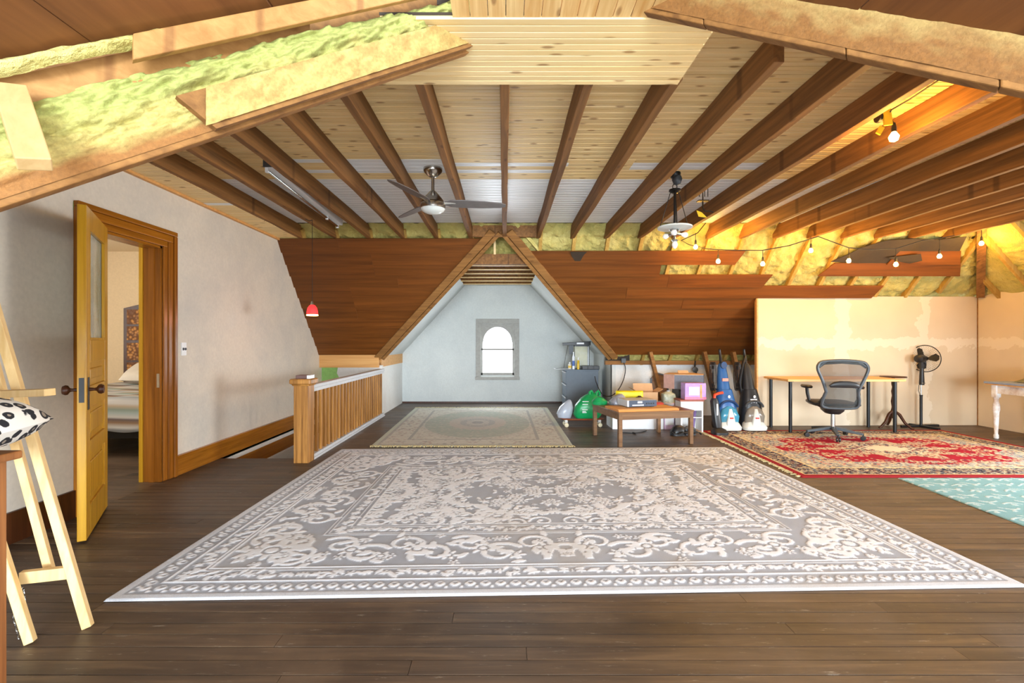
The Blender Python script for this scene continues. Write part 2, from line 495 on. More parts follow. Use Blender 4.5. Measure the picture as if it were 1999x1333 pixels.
# casing round the door
cs = sroot('trim_3')
for k, (o0, o1, pr) in enumerate(((0, .05, .018), (.05, .11, .026), (.11, .15, .04))):
    B((XL, DH1 + o0, 0), (XL + pr, DH1 + o1, 2.05 + o0)).build('side_casing', 'casing', cs, bevel=.006)
    B((XL, DH0 - o1, 0), (XL + pr, DH0 - o0, 2.05 + o0)).build('side_casing', 'casing', cs, bevel=.006)
    B((XL, DH0 - o1, 2.05 + o0), (XL + pr, DH1 + o1, 2.05 + o1)).build('head_casing', 'casing_y', cs, bevel=.006)
B((XL - T - .01, DH1 - .02, 0), (XL, DH1 + .003, 2.05)).build('jamb', 'casing', cs)
B((XL - T - .01, DH0, 0), (XL, DH0 + .02, 2.05)).build('jamb', 'casing', cs)
B((XL - T - .01, DH0, 2.03), (XL, DH1, 2.052)).build('head_jamb', 'casing_y', cs)
B((XL - .095, DH1 - .032, 0), (XL - .05, DH1 - .02, 2.03)).build('door_stop', 'casing', cs)
B((XL - T - .04, DH1 - .03, 0), (XL - T - .008, DH1 + .09, 2.1)).build('inner_casing', 'door', cs)
B((XL - .03, DH1 - .023, .82), (XL - .008, DH1 - .019, .94)).build('strike_plate', 'nickel', cs)

# ---- door leaf (hinged at the near jamb, swung into the room)
door = sroot('door_1')
hx, hy = -2.955, 3.53
lx, ly = -2.575, 2.91
door.location = (hx, hy, 0); door.rotation_euler = (0, 0, math.atan2(ly - hy, lx - hx))
DW, DT, DHt = .727, .045, 2.05     # local x along the leaf, +y = hidden side? leaf is centred on y
def leafbox(x0, x1, z0, z1, name, mat='door', th=DT, bev=.003):
    return B((x0, 0, z0), (x1, th, z1)).build(name, mat, door, bevel=bev)
leafbox(0, .11, .012, DHt, 'stile'); leafbox(DW - .11, DW, .012, DHt, 'stile')
for z0, z1 in ((.012, .20), (.50, .60), (.81, .94), (1.09, 1.23), (1.93, DHt)):
    leafbox(.11, DW - .11, z0, z1, 'rail')
for z0, z1 in ((.20, .50), (.60, .81), (.94, 1.09)):
    B((.11, .014, z0), (DW - .11, DT - .014, z1)).build('panel', 'door', door)
    B((.15, .006, z0 + .04), (DW - .15, DT - .006, z1 - .04)).build('raised_field', 'door', door, bevel=.008)
B((.11, .019, 1.23), (DW - .11, .026, 1.93)).build('glass_pane', 'door_glass', door)
for s in (0, 1):
    yy = (.0, .016) if s == 0 else (DT - .016, DT)
    for a, b in (((.11, 1.23), (.125, 1.93)), ((DW - .125, 1.23), (DW - .11, 1.93)), ((.11, 1.23), (DW - .11, 1.245)), ((.11, 1.915), (DW - .11, 1.93))):
        B((a[0], yy[0], a[1]), (b[0], yy[1], b[1])).build('glazing_bead', 'door', door)
for s, y0 in ((-1, 0), (1, DT)):
    B((DW - .075, min(y0, y0 + s * .004), .80), (DW - .035, max(y0, y0 + s * .004), 1.0)).build('lock_plate', 'black_metal', door, bevel=.002)
    kn = MB().lathe([(.012, 0), (.009, .03), (.012, .04), (.028, .05), (.031, .062), (.024, .076), (.0, .08)], (0, 0, 0), 16, 'Y')
    kn.v = [(a + DW - .055, y0 + s * b, c + .925) for a, b, c in kn.v]
    kn.build('knob', 'dark_wood', door, smooth=True)
B((DW - .001, .010, .85), (DW + .002, .035, 1.0)).build('latch_plate', 'black_metal', door)

# ---- bedroom beyond the door
wb = sroot('wall_bedroom')
B((-6.9, 7.15, 0), (XL - T, 7.25, 2.6)).build('far_wall', 'bedroom', wb)
B((-7.0, 2.6, 0), (-6.9, 7.25, 2.6)).build('outer_wall', 'bedroom', wb)
B((-6.9, 2.6, 0), (XL - .55, 2.7, 2.6)).build('near_wall', 'bedroom', wb)
struct(B((-6.9, 2.7, -.1), (XL - T, 7.2, -.001)).build('floor_bedroom', 'floor'))
B((XL - T, DH0 - .12, -.1), (XL, DH1 + .03, -.0005)).build('threshold', 'floor', bpy.data.objects['floor_bedroom'])
struct(B((-6.9, 2.6, 2.55), (XL - T, 7.25, 2.65)).build('ceiling_bedroom', 'bedroom'))

# ---- ceiling boards
ceil = struct(B((XL, 2.2, ZC + .012), (6.2, 6.32, ZC + .06)).build('ceiling', 'paper'))
BW = .083
def bead(x0, x1, y0, wd, z, mat, parent=None, name='board', lower=.0):
    g1 = min(.006, wd * .09)
    prof = [(0, .011), (g1, 0), (wd / 2 - g1 * .5, 0), (wd / 2 - g1 * .4, .013), (wd / 2 + g1 * .4, .013), (wd / 2 + g1 * .5, 0), (wd - g1, 0), (wd, .011), (wd, .016), (0, .016)]
    if wd < .05: prof = [(0, .008), (.003, 0), (wd - .003, 0), (wd, .008), (wd, .014), (0, .014)]
    m = MB(); m.prism([(x0, y0 + a, z + b) for a, b in prof], (x1 - x0, 0, 0))
    return m.build(name, mat, parent or ceil)
k = 0; y = 2.3
rb = random.Random(11)
while y < 6.2:
    white = y > 4.49
    segs = [(-2.665, 6.15, 'white_board' if white else 'pine')]
    if 4.0 < y < 4.09: segs = [(-2.665, -1.80, 'pine'), (-1.80, -.45, 'white_board'), (-.45, 1.1, 'pine'), (1.1, 2.7, 'pine'), (2.7, 6.15, 'pine')]
    elif 4.09 < y < 4.18: segs = [(-2.665, -1.34, 'pine'), (-1.34, .55, 'white_board'), (.55, 1.1, 'pine'), (1.1, 2.24, 'white_board'), (2.24, 6.15, 'pine')]
    elif 4.18 < y < 4.26: segs = [(-2.665, -1.34, 'pine'), (-1.34, -.45, 'white_board'), (-.45, 1.1, 'pine'), (1.1, 2.24, 'white_board'), (2.24, 6.15, 'pine')]
    elif 4.26 < y < 4.35: segs = [(-2.665, -1.80, 'pine'), (-1.80, -.45, 'white_board'), (-.45, .5, 'white_board'), (.5, 6.15, 'pine')]
    elif not white:
        c = rb.choice((-1.79, -.45, .45, 1.34, 2.68, 3.57)); segs = [(-2.665, c, 'pine'), (c, 6.15, 'pine')]
    for a, b, mt in segs:
        bead(a, b, y, BW - .005, ZC, mt)
    y += BW
# leftmost bay is boarded lower, flush with the joists
y = 2.75
while y < 6.3:
    bead(XL + .01, -2.70, y, BW - .005, ZJ - .005, 'white_board' if 4.72 < y < 4.8 else 'pine')
    y += BW
struct(MB().bar((XL + .018, 2.3, ZJ - .01), (XL + .018, 6.36, ZJ - .01), .034, .034).build('trim_4', 'lightwood'))
# joists
for n_ in range(-6, 14):
    x = n_ * SP
    m = MB()
    y0 = 2.36 if not (-1 <= n_ <= 2) else 2.50
    rr = random.Random(n_ + 50)
    N = 10; vs = []; fs = []
    for i in range(N + 1):
        yy = y0 + (6.40 - y0) * i / N
        dx = rr.uniform(-.004, .004); dz = rr.uniform(-.006, .004)
        for a, b in ((-.026, ZJ + dz), (.026, ZJ + dz), (.026, ZC), (-.026, ZC)):
            vs.append((x + a + dx, yy, b))
    for i in range(N):
        for k in range(4):
            fs.append((i * 4 + k, i * 4 + (k + 1) % 4, i * 4 + 4 + (k + 1) % 4, i * 4 + 4 + k))
    fs += [(3, 2, 1, 0), tuple(N * 4 + k for k in range(4))]
    m.add(vs, fs).build('joist', 'joist', ceil, bevel=.004)
# blocking above the gable opening
B((-SP + .03, 6.28, ZJ + .0), (-.03, 6.33, ZC - .01)).build('blocking', 'joist', ceil)
B((.03, 6.28, ZJ + .0), (SP - .03, 6.33, ZC - .01)).build('blocking', 'joist', ceil)
# lowered pine panel near the arch: twelve boards across
PN = sroot('ceiling_panel')
y = 2.015
while y < 2.535:
    bead(-.62, .905, y, .0405, ZJ - .016, 'pine', PN)
    y += .0435
B((-.62, 2.012, ZJ - .002), (.905, 2.54, ZJ + .01)).build('backing', 'paper', PN)
# lengthwise boards over the camera
PF = sroot('ceiling_flat')
x = -.215
while x < .60:
    B((x, -1.2, ZJ - .010), (x + .071, 2.012, ZJ + .006)).build('board', 'pine_y', PF)
    x += .074

# ---- far roof slope
roof = sroot('ceiling_back_slope')
def on(x, s, off=0.0):
    d, z = slope(s); return Vector((x, d, z)) + NS * off
def sboard(xa0, xa1, xb0, xb1, s0, s1, jit=0.0):
    """board: top edge xa0..xa1 at s0, bottom edge xb0..xb1 at s1"""
    poly = [on(xa0, s0, jit * .5), on(xa1, s0, jit * .5), on(xb1, s1 + .012, .024 + jit), on(xb0, s1 + .012, .024 + jit)]
    MB().prism(poly, -NS * .012).build('board', 'slope', roof)
rr = random.Random(21)
for k in range(11):
    s0, s1 = k * ROW, (k + 1) * ROW - .003
    za, zb = slope(s0)[1], slope(s1)[1]
    cuts = [XL] + sorted(rr.sample([-2.2, -1.8, -1.5], 1)) if k < 8 else [XL]
    edges = cuts + [None]
    for i in range(len(edges) - 1):
        a, b = edges[i], edges[i + 1]
        if b is None or b > vl(zb) - .15:
            sboard(a, vl(za), a, vl(zb), s0, s1, rr.uniform(0, .006)); break
        sboard(a + .001, b - .001, a + .001, b - .001, s0, s1, rr.uniform(0, .006))
ext = {1: 3.14, 2: 2.15, 3: 3.65, 4: 5.30}
for k in range(1, 11):
    s0, s1 = k * ROW, (k + 1) * ROW - .003
    za, zb = slope(s0)[1], slope(s1)[1]
    xe = ext.get(k, 4.6)
    c = {1: 9, 2: 9, 3: 2.3, 4: 1.75, 5: 2.6, 6: 3.1, 7: 2.4, 8: 3.3, 9: 2.9, 10: 3.6}[k]
    sl = .09 if k in (1, 3, 4) else 0
    if c < xe:
        sboard(vr(za), c - .001, vr(zb), c - .001, s0, s1, rr.uniform(0, .006))
        sboard(c + .001, xe + sl, c + .001, xe, s0, s1, rr.uniform(0, .006))
    else:
        sboard(vr(za), xe + sl, vr(zb), xe, s0, s1, rr.uniform(0, .006))
sboard(4.52, 6.24, 4.36, 6.34, 2 * ROW, 3 * ROW - .003)
sboard(5.30, 6.12, 5.22, 6.22, 1 * ROW, 2 * ROW - .003)
# rafters
for n_ in range(-6, 15):
    x = n_ * SP + .03
    segs = [(-.16, 2.45)]
    if abs(n_) < 1: continue
    for lim in range(1):
        zz = None
        # stop where the gable opening cuts in
        s_end = 2.45
        for i in range(60):
            s_ = -.1 + i * .043; z_ = slope(s_)[1]
            if z_ < 2.6 and vl(z_) < x < vr(z_): s_end = s_; break
            s_end = s_
        if x > 6.0: s_end = min(s_end, max(.1, (x - 6.2) * 1.4 + .8))
        if s_end < .05: continue
        p, q = on(x, -.12, -.062), on(x, s_end + .3 if s_end > 2.3 else s_end, -.062)
        MB().bar(p, q, .045, .09, NS).build('rafter', 'rafter', roof)
# spray foam between the rafters
def foam_fn(U, V):
    x = XL + .0 + U * (7.1 - XL); s = -.28 + V * 2.75
    ph = ((x - .03) / SP) % 1.0
    sag = np.clip(np.sin(PI * ph), 0, 1) ** .6
    nz = fnoise(U.shape, (34, 120), 5, 4) - .5
    off = -.078 + .014 * sag + .085 * nz
    off = np.where(s < 0, off + .01, off)
    return x, D0 + s * US[0] + NS.y * off, Z0 + s * US[1] + NS.z * off
def foam_keep(c):
    x, d, z = c[:, 0], c[:, 1], c[:, 2]
    zz = z - .03
    inside = (x > -0.20 - 1.83 * (2.62 - zz) / 1.62 - .03) & (x < 0.10 + 1.66 * (2.62 - zz) / 1.62 + .03) & (zz < 2.62)
    return ~inside
stuff(grid('spray_foam', foam_fn, 640, 170, 'foam', roof, keep=foam_keep))
# outer skin so no daylight leaks through
MB().prism([(XL, 6.0, 3.05), (vl(2.62), slope_d(2.62) + .15, 2.72), (vl(.7), slope_d(.7) + .15, .80), (XL, slope_d(.7) + .15, .80)], (0, .03, .03)).build('roof_deck', 'paper', roof)
MB().prism([(vr(2.62), slope_d(2.62) + .15, 2.72), (7.2, 6.0, 3.05), (7.2, slope_d(.3) + .15, .40), (vr(.7), slope_d(.7) + .15, .80)], (0, .03, .03)).build('roof_deck', 'paper', roof)
MB().prism([(XL, 6.0, 3.05), (7.2, 6.0, 3.05), (vr(2.62), slope_d(2.62) + .15, 2.72), (vl(2.62), slope_d(2.62) + .15, 2.72)], (0, .03, .03)).build('roof_deck', 'paper', roof)
# torn black building paper
def paper_piece(pts, off=.012, parent=roof):
    poly = [on(x, s, off) for x, s in pts]
    return MB().prism(poly, -NS * .006).build('building_paper', 'paper', parent)
paper_piece([(4.45, .36), (4.62, .25), (4.75, .14), (5.02, .03), (5.35, .0), (5.7, .02), (6.05, -.03), (6.1, .2), (6.1, .36), (5.5, .38), (5.0, .39)], .0)
paper_piece([(.88, .19), (1.10, .19), (1.06, .25), (1.02, .36), (.98, .385), (.95, .33), (.90, .25)], .02)
MB().prism([on(5.15, .27, .03), on(5.55, .2, .05), on(5.62, .3, .06), on(5.5, .36, .04), on(5.35, .33, .04)], NS * .006).build('building_paper', 'paper', roof)

# valley boards along the gable opening
tv = sroot('trim_5')
for sgn, f_ in ((-1, vl), (1, vr)):
    z0_, z1_ = 2.66, .97
    p = Vector((f_(z0_), slope_d(z0_), z0_)) + NS * .02
    q = Vector((f_(z1_), slope_d(z1_), z1_)) + NS * .02
    MB().bar(p, q, .10, .04, NS).build('valley_board', 'beam', tv, bevel=.004)
    MB().bar(p + Vector((-sgn * .09, .04, 0)), q + Vector((-sgn * .08, .06, 0)), .05, .09, NS).build('valley_rafter', 'beam', tv)

# ---- far gable (dormer) : back wall, sloping plaster, side walls, collar joists
DB = 9.6
GX0, GX1 = -2.03, 1.77
GL, GR, GZ, GK = -.79, .51, 2.33, .98
wbk = sroot('wall_back')
wx0, wx1, wz0, wz1 = -.47, .19, .55, 1.58         # opening
def wallpoly(pts): MB().prism([(x, DB, z) for x, z in pts], (0, .1, 0)).build('wall_panel', 'plaster_back', wbk)
zl = lambda x: GK + (x - GX0) / (GL - GX0) * (GZ - GK)
zr = lambda x: GK + (GX1 - x) / (GX1 - GR) * (GZ - GK)
wallpoly([(GX0 - .15, 0), (wx0, 0), (wx0, 2.8), (GL + .1, 2.8), (GX0 - .15, GK + .15)])
wallpoly([(wx1, 0), (GX1 + .15, 0), (GX1 + .15, GK + .15), (GR - .1, 2.8), (wx1, 2.8)])
wallpoly([(wx0, 0), (wx1, 0), (wx1, wz0), (wx0, wz0)])
wallpoly([(wx0, wz1), (wx1, wz1), (wx1, 2.98), (wx0, 2.98)])
MB().prism([(GX0 - .12, 8.12, GK), (GL - .2, 6.9, GZ + .1), (-.14, 6.7, 3.05), (-.14, DB + .1, 3.05), (GL - .2, DB + .1, GZ + .1), (GX0 - .12, DB + .1, GK)], (-.02, 0, .03)).build('roof_deck', 'paper', wbk)  # outer skins added to stop daylight leaking in around the gable
MB().prism([(GX1 + .12, 8.12, GK), (GR + .2, 6.9, GZ + .1), (-.14, 6.7, 3.05), (-.14, DB + .1, 3.05), (GR + .2, DB + .1, GZ + .1), (GX1 + .12, DB + .1, GK)], (.02, 0, .03)).build('roof_deck', 'paper', wbk)
B((GX0, DB - .012, 0), (GX1, DB, .03)).build('shoe', 'dark_wood', wbk)
gs = sroot('ceiling_gable')
MB().prism([(GX0, slope_d(GK) - .02, GK), (GL, slope_d(GZ) + .05, GZ), (GL, DB, GZ), (GX0, DB, GK)], (-.03, 0, .03)).build('plaster_slope', 'plaster_back', gs)
MB().prism([(GX1, slope_d(GK) - .02, GK), (GR, slope_d(GZ) + .05, GZ), (GR, DB, GZ), (GX1, DB, GK)], (.03, 0, .03)).build('plaster_slope', 'plaster_back', gs)
MB().prism([(GX0 - .03, 6.2, GK + .02), (GL - .03, 6.2, GZ + .04), (-.13, 6.2, 2.95), (-.13, DB, 2.95), (GL - .03, DB, GZ + .04), (GX0 - .03, DB, GK + .02)][0:0] or [(GL - .05, slope_d(GZ), GZ), (-.14, slope_d(2.9), 2.98), (-.14, DB, 2.98), (GL - .05, DB, GZ)], (-.03, 0, .03)).build('roof_foam', 'foam', gs)
MB().prism([(GR + .05, slope_d(GZ), GZ), (-.14, slope_d(2.9), 2.98), (-.14, DB, 2.98), (GR + .05, DB, GZ)], (.03, 0, .03)).build('roof_foam', 'foam', gs)
for i, d_ in enumerate((7.02, 7.42, 7.86, 8.32, 8.80, 9.28)):
    B((GL - .02, d_, GZ), (GR + .02, d_ + .04, GZ + .11)).build('collar_joist', 'joist', gs)
    B((GL - .02, d_ - .002, GZ - .012), (GR + .02, d_ + .042, GZ)).build('lath', 'raw', gs)
MB().prism([(-.70, 6.70, 2.29), (.44, 6.70, 2.29), (.31, 6.68, 2.43), (-.57, 6.68, 2.43)], (0, .04, 0)).build('header_board', 'joist', gs)
def peak(U, V):
    z = 2.42 + V * .34
    hw = .44 * (1 - V) + .02
    x = -.13 + (U * 2 - 1) * hw
    nz = fnoise(U.shape, (8, 10), 9, 3) - .5
    return x, 6.74 + nz * .12 + .2 * (1 - np.abs(U * 2 - 1)), z
stuff(grid('peak_foam', peak, 60, 40, 'foam', gs))
MB().bar((-.135, 6.66, 2.42), (-.135, 6.60, 2.68), .03, .03, (0, 1, 0)).build('king_stud', 'raw', gs)
wgl = sroot('wall_gable_left')
B((GX0 - .06, 7.97, 0), (GX0, DB, GK)).build('side_wall', 'plaster_knee', wgl)
B((GX0 - .055, 7.965, .80), (GX0 + .004, DB, GK - .0)).build('patched_strip', 'lightwood', wgl)
wgr = sroot('wall_gable_right')
B((GX1, 7.97, 0), (GX1 + .06, DB, GK)).build('side_wall', 'plaster_back', wgr)
struct(B((-2.1, 7.93, 0), (-2.03, 7.97, .87)).build('trim_6', 'oak'))

# ---- window in the gable
win = sroot('window_1')
for a, b in (((wx0 - .10, wz0 - .03), (wx0, wz1)), ((wx1, wz0 - .03), (wx1 + .10, wz1))):
    B((a[0], DB - .02, a[1]), (b[0], DB, b[1])).build('casing', 'window_grey', win, bevel=.004)
B((wx0 - .10, DB - .02, wz1), (wx1 + .10, DB, wz1 + .09)).build('casing', 'window_grey', win, bevel=.004)
B((wx0 - .11, DB - .04, wz0 - .09), (wx1 + .11, DB, wz0 - .03)).build('sill', 'window_grey', win, bevel=.004)
for a, b in (((wx0, wz0), (wx0 + .035, wz1)), ((wx1 - .035, wz0), (wx1, wz1)), ((wx0, wz0 - .03), (wx1, wz0 + .05)), ((wx0, 1.045), (wx1, 1.080))):
    B((a[0], DB + .01, a[1]), (b[0], DB + .05, b[1])).build('sash_rail', 'window_grey', win, bevel=.003)
cx = (wx0 + wx1) / 2; R_ = (wx1 - wx0) / 2 - .045
arch = [(wx0 + .035, 1.25), (wx0 + .035, wz1), (wx1 - .035, wz1), (wx1 - .035, 1.25)]
pts = [(cx + R_ * math.cos(a), 1.20 + R_ * math.sin(a) * 1.08) for a in np.linspace(0, PI, 17)]
for i in range(16):
    (xa, za), (xb, zb) = pts[i], pts[i + 1]
    pass
am = MB()
top = [(wx1 - .035, 1.20)] + [(max(min(cx + (x - cx) * 4, wx1 - .035), wx0 + .035), wz1) for x, z in pts[1:-1]] + [(wx0 + .035, 1.20)]
for i in range(16):
    poly = [(pts[i][0], DB + .02, pts[i][1]), (pts[i + 1][0], DB + .02, pts[i + 1][1]), (top[i + 1][0], DB + .02, top[i + 1][1]), (top[i][0], DB + .02, top[i][1])]
    am.prism(poly, (0, .03, 0))
am.build('arched_head', 'window_grey', win)
B((wx0 + .03, DB + .03, wz0 + .04), (wx1 - .03, DB + .034, 1.05)).build('pane', 'clear', win)
B((wx0 + .03, DB + .03, 1.07), (wx1 - .03, DB + .034, wz1)).build('pane', 'clear', win)
B((wx0 - .02, DB + .05, wz0), (wx0, DB + .1, wz1)).build('reveal', 'white_paint', win)

# ---- knee wall, right of the gable
wk = struct(B((GX1 + .0, 8.0, 0), (7.0, 8.06, .84)).build('wall_knee_right', 'plaster_knee'))
B((1.72, 7.93, .905), (2.05, 8.25, 1.08)).build('leak_block', 'paper', wk)  # hidden block added to stop daylight leaking at the valley foot
B((GX1 - .12, 7.9, .84), (7.0, 8.0, .905)).build('plate', 'beam', wk)
for x in (2.34, 3.20, 3.66):
    MB().bar((x - .02, 7.72, 1.06), (x + .20, 7.80, .28), .05, .10, (0, 1, 0)).build('brace', 'beam', wk)

# ---- drywall partition on the right
wp = sroot('wall_partition')
MB().prism([(3.66, 7.0, 0), (XR, 7.06, 0), (XR, 7.06, 1.875), (3.66, 7.0, 1.875)], (0, .03, 0)).build('drywall', 'drywall', wp)
B((3.645, 6.99, 0), (3.665, 7.05, 1.88)).build('end_stud', 'lightwood', wp)
wr = struct(B((XR, 4.3, 0), (XR + .03, 7.06, 1.93)).build('wall_right', 'drywall'))
B((XR - .006, 7.045, 0), (XR + .002, 7.056, 1.9)).build('corner_bead', 'beam', wr)
# right hip slope
hip = sroot('ceiling_right_slope')
hr = [(6.2, 6.36, 2.62), (7.1, 7.26, 1.65)]
def hipfoam(U, V):
    yy = 7.3 - U * 5.0; s = V
    s = s * .8; x = 6.10 + s * 1.1; z = 2.76 - s * 1.23
    nz = fnoise(U.shape, (90, 24), 12, 3) - .5
    ph = (yy / .45) % 1.0
    off = .035 * nz - .02 * np.sin(PI * ph) + .03
    return x + off * .73, yy, z + off * .68
def hipkeep(c): return c[:, 1] < 6.3 + (c[:, 0] - 6.22) * 1.045 + .02
stuff(grid('spray_foam', hipfoam, 240, 50, 'foam', hip, keep=hipkeep))
for yy in (6.75, 6.3, 5.85, 5.4, 4.95, 4.5, 4.05):
    x0 = max(6.10, 6.22 + (yy - 6.3) / 1.045)
    MB().bar((x0, yy, 2.76 - (x0 - 6.10) * 1.118), (6.93, yy, 1.84), .045, .07, (1, 0, 1)).build('rafter', 'rafter', hip)
MB().bar((6.12, 6.20, 2.72), (6.87, 6.98, 1.88), .09, .08, (1, 1, 1)).build('hip_rafter', 'joist', hip)
MB().prism([(6.1, 2.0, 2.85), (6.1, 7.5, 2.85), (7.3, 7.5, 1.50), (7.3, 2.0, 1.50)], (.03, 0, .03)).build('roof_deck', 'paper', hip)

# ---- near roof: gable over the camera
near = sroot('ceiling_near_gable')
AL, UL = Vector((-.144, 2.264, 2.58)), Vector((-1.14, -1, -1))
AR, UR = Vector((.556, 1.99, 2.58)), Vector((1.22, -1, -1))
# boards of the left and right slope run in depth
def near_slope(A, U, lift, sgn, n_, wd, t0):
    for i in range(n_):
        t0_, t1_ = t0 + i * wd, t0 + (i + 1) * wd - .004
        p0 = A + U * t0_ + Vector((0, 0, lift)); p1 = A + U * t1_ + Vector((0, 0, lift))
        q0 = Vector((p0.x, -1.2, p0.z)); q1 = Vector((p1.x, -1.2, p1.z))
        jit = (i % 2) * .004
        MB().prism([p0 + Vector((0, 0, jit)), p1 + Vector((0, 0, jit)), q1 + Vector((0, 0, jit)), q0 + Vector((0, 0, jit))], (0, 0, .02)).build('board', 'slope_y', near)
near_slope(AL, UL, .345, -1, 6, .31, -.05)
near_slope(AR, UR, .14, 1, 4, .46, .0)
# near slope of the main roof (mostly hidden above the beams)
mn = sroot('ceiling_near_slope')
MB().prism([(-3.1, 2.5, 2.93), (AL.x, 2.5, 2.93), (AL.x - 2.0, .55, .98), (-3.1, .55, .98)], (0, -.02, .03)).build('roof_deck', 'slope', mn)
MB().prism([(.56, 2.5, 3.05), (7.3, 2.5, 3.05), (7.3, .55, 1.1), (.56 + 2.3, .55, 1.1)], (0, -.02, .03)).build('roof_deck', 'slope', mn)
B((XL, 2.3, ZC + .05), (7.2, 6.3, ZC + .25)).build('attic_fill', 'paper', mn)

# left valley beam with foam
NL = Vector((1, -1.14, 0)).normalized()       # towards the camera
NRr = Vector((-1, -1.22, 0)).normalized()
def strip(A, U, N, t0, t1, h0, h1, thick, off):
    a, b = A + U * t0 + N * off, A + U * t1 + N * off
    poly = [a + Vector((0, 0, h0)), b + Vector((0, 0, h0)), b + Vector((0, 0, h1)), a + Vector((0, 0, h1))]
    return MB().prism(poly, -N * thick)
val = sroot('trim_7')
strip(AL, UL, NL, -.02, 1.75, 0, .19, .05, 0).build('valley_beam', 'beam', val, bevel=.005)
def ofoam(U_, V_):
    t_ = -.0 + U_ * 1.7; h = .022 + V_ * .235
    nz = fnoise(U_.shape, (16, 80), 31, 4) - .5; n2 = fnoise(U_.shape, (5, 14), 36, 3) - .5
    bulge = .004 + .05 * np.clip((V_ - .12) * 1.4, 0, 1) * (1 + n2 * 1.2) - .05 * np.clip((V_ - .78) * 3.5, 0, 1) + nz * .05 * np.clip(V_ * 2.2, .06, 1)
    x = AL.x + UL.x * t_ + NL.x * bulge; y_ = AL.y + UL.y * t_ + NL.y * bulge; z = AL.z + UL.z * t_ + h
    return x, y_, z
def lerp3(a, b, f): return np.array(lin(a)[:3]) * (1 - f[..., None]) + np.array(lin(b)[:3]) * f[..., None]
shp = (61, 341)
Vv = np.linspace(0, 1, 61)[:, None] + (fnoise(shp, (6, 34), 41, 3) - .5) * .35
f1 = np.clip((Vv - .10) / .22, 0, 1); f2 = np.clip((Vv - .42) / .3, 0, 1)
colr = lerp3((148, 100, 50), (182, 166, 98), f1); colg = np.array(lin((160, 164, 92))[:3])
colr = colr * (1 - f2[..., None]) + colg * f2[..., None]
stuff(grid('overspray_foam', ofoam, 340, 60, 'overspray', val, colfn=colr))
# overlaid board on the upper half of the beam, with foam streaks
m = MB()
a0, a1 = .0, .70
pa = AL + UL * a0 + NL * .05; pb = AL + UL * a1 + NL * .05; pc = AL + UL * (a1 + .07) + NL * .05
m.prism([pa + Vector((0, 0, .012)), pb + Vector((0, 0, .012)), pc + Vector((0, 0, .15)), pa + UL * -.02 + Vector((0, 0, .15))], -NL * .03)
m.build('overlaid_board', 'beam', val)
def streak(U_, V_):
    t_ = .02 + U_ * .70; h = .03 + V_ * .12
    nz = fnoise(U_.shape, (6, 40), 52, 3)
    b = .055 + .012 * (nz - .3)
    return AL.x + UL.x * t_ + NL.x * b, AL.y + UL.y * t_ + NL.y * b, AL.z + UL.z * t_ + h
fs_ = np.clip(fnoise((31, 121), (4, 30), 60, 3) * 2 - .5, 0, 1)
stuff(grid('foam_smear', streak, 120, 30, 'overspray', val, colfn=lerp3((166, 134, 76), (186, 168, 102), fs_)))
# plank nailed flat below the roof boards, the paler rafter behind it, stub of new timber
strip(AL, UL, NL, -.03, .84, .27, .345, .03, .09).build('plank', 'near_plank', val, bevel=.004)
strip(AL, UL, NL, .5, 1.75, .225, .33, .03, .012).build('rafter', 'near_plank', val)
strip(AL, UL, NL, -.1, 1.8, .10, .60, .03, -.06).build('backing', 'beam', val)  # added so no sky shows through the gap above the beam
def lip(U_, V_):
    t_ = .78 + U_ * .9; h = .315 + V_ * .045
    nz = fnoise(U_.shape, (3, 40), 71, 3) - .5
    b = .05 + .03 * np.sin(PI * V_) + .03 * nz
    return AL.x + UL.x * t_ + NL.x * b, AL.y + UL.y * t_ + NL.y * b, AL.z + UL.z * t_ + h
stuff(grid('foam_lip', lip, 120, 10, 'foam', val))
p = at(20, 175, 1.22); q = at(68, 322, 1.16)
MB().bar(p, q, .065, .04, (0.6, -.7, .3)).build('timber_stub', 'stub', val, bevel=.003)
# right valley beam
vr_ = sroot('trim_8')
strip(AR, UR, NRr, 0, .16, 0, .15, .05, 0).build('valley_beam', 'beam', vr_, bevel=.005)
strip(AR, UR, NRr, .161, .44, 0, .15, .05, .002).build('valley_beam', 'beam', vr_, bevel=.005)
strip(AR, UR, NRr, .441, .66, 0, .15, .05, 0).build('valley_beam', 'beam', vr_, bevel=.005)
strip(AR, UR, NRr, .661, 1.3, 0, .15, .05, .002).build('valley_beam', 'beam', vr_, bevel=.005)
def rfoam(U_, V_):
    t_ = .01 + U_ * 1.2; h = .02 + V_ * .135
    nz = fnoise(U_.shape, (6, 60), 81, 3) - .5
    b = .004 + .004 * V_ + .008 * nz
    return AR.x + UR.x * t_ + NRr.x * b, AR.y + UR.y * t_ + NRr.y * b, AR.z + UR.z * t_ + h
fr = np.clip(np.linspace(-.5, 1, 31)[:, None] + (fnoise((31, 201), (4, 40), 90, 4) - .5) * 1.3, 0, 1)
stuff(grid('overspray', rfoam, 200, 30, 'overspray', vr_, colfn=lerp3((134, 90, 42), (170, 144, 88), fr * .85)))
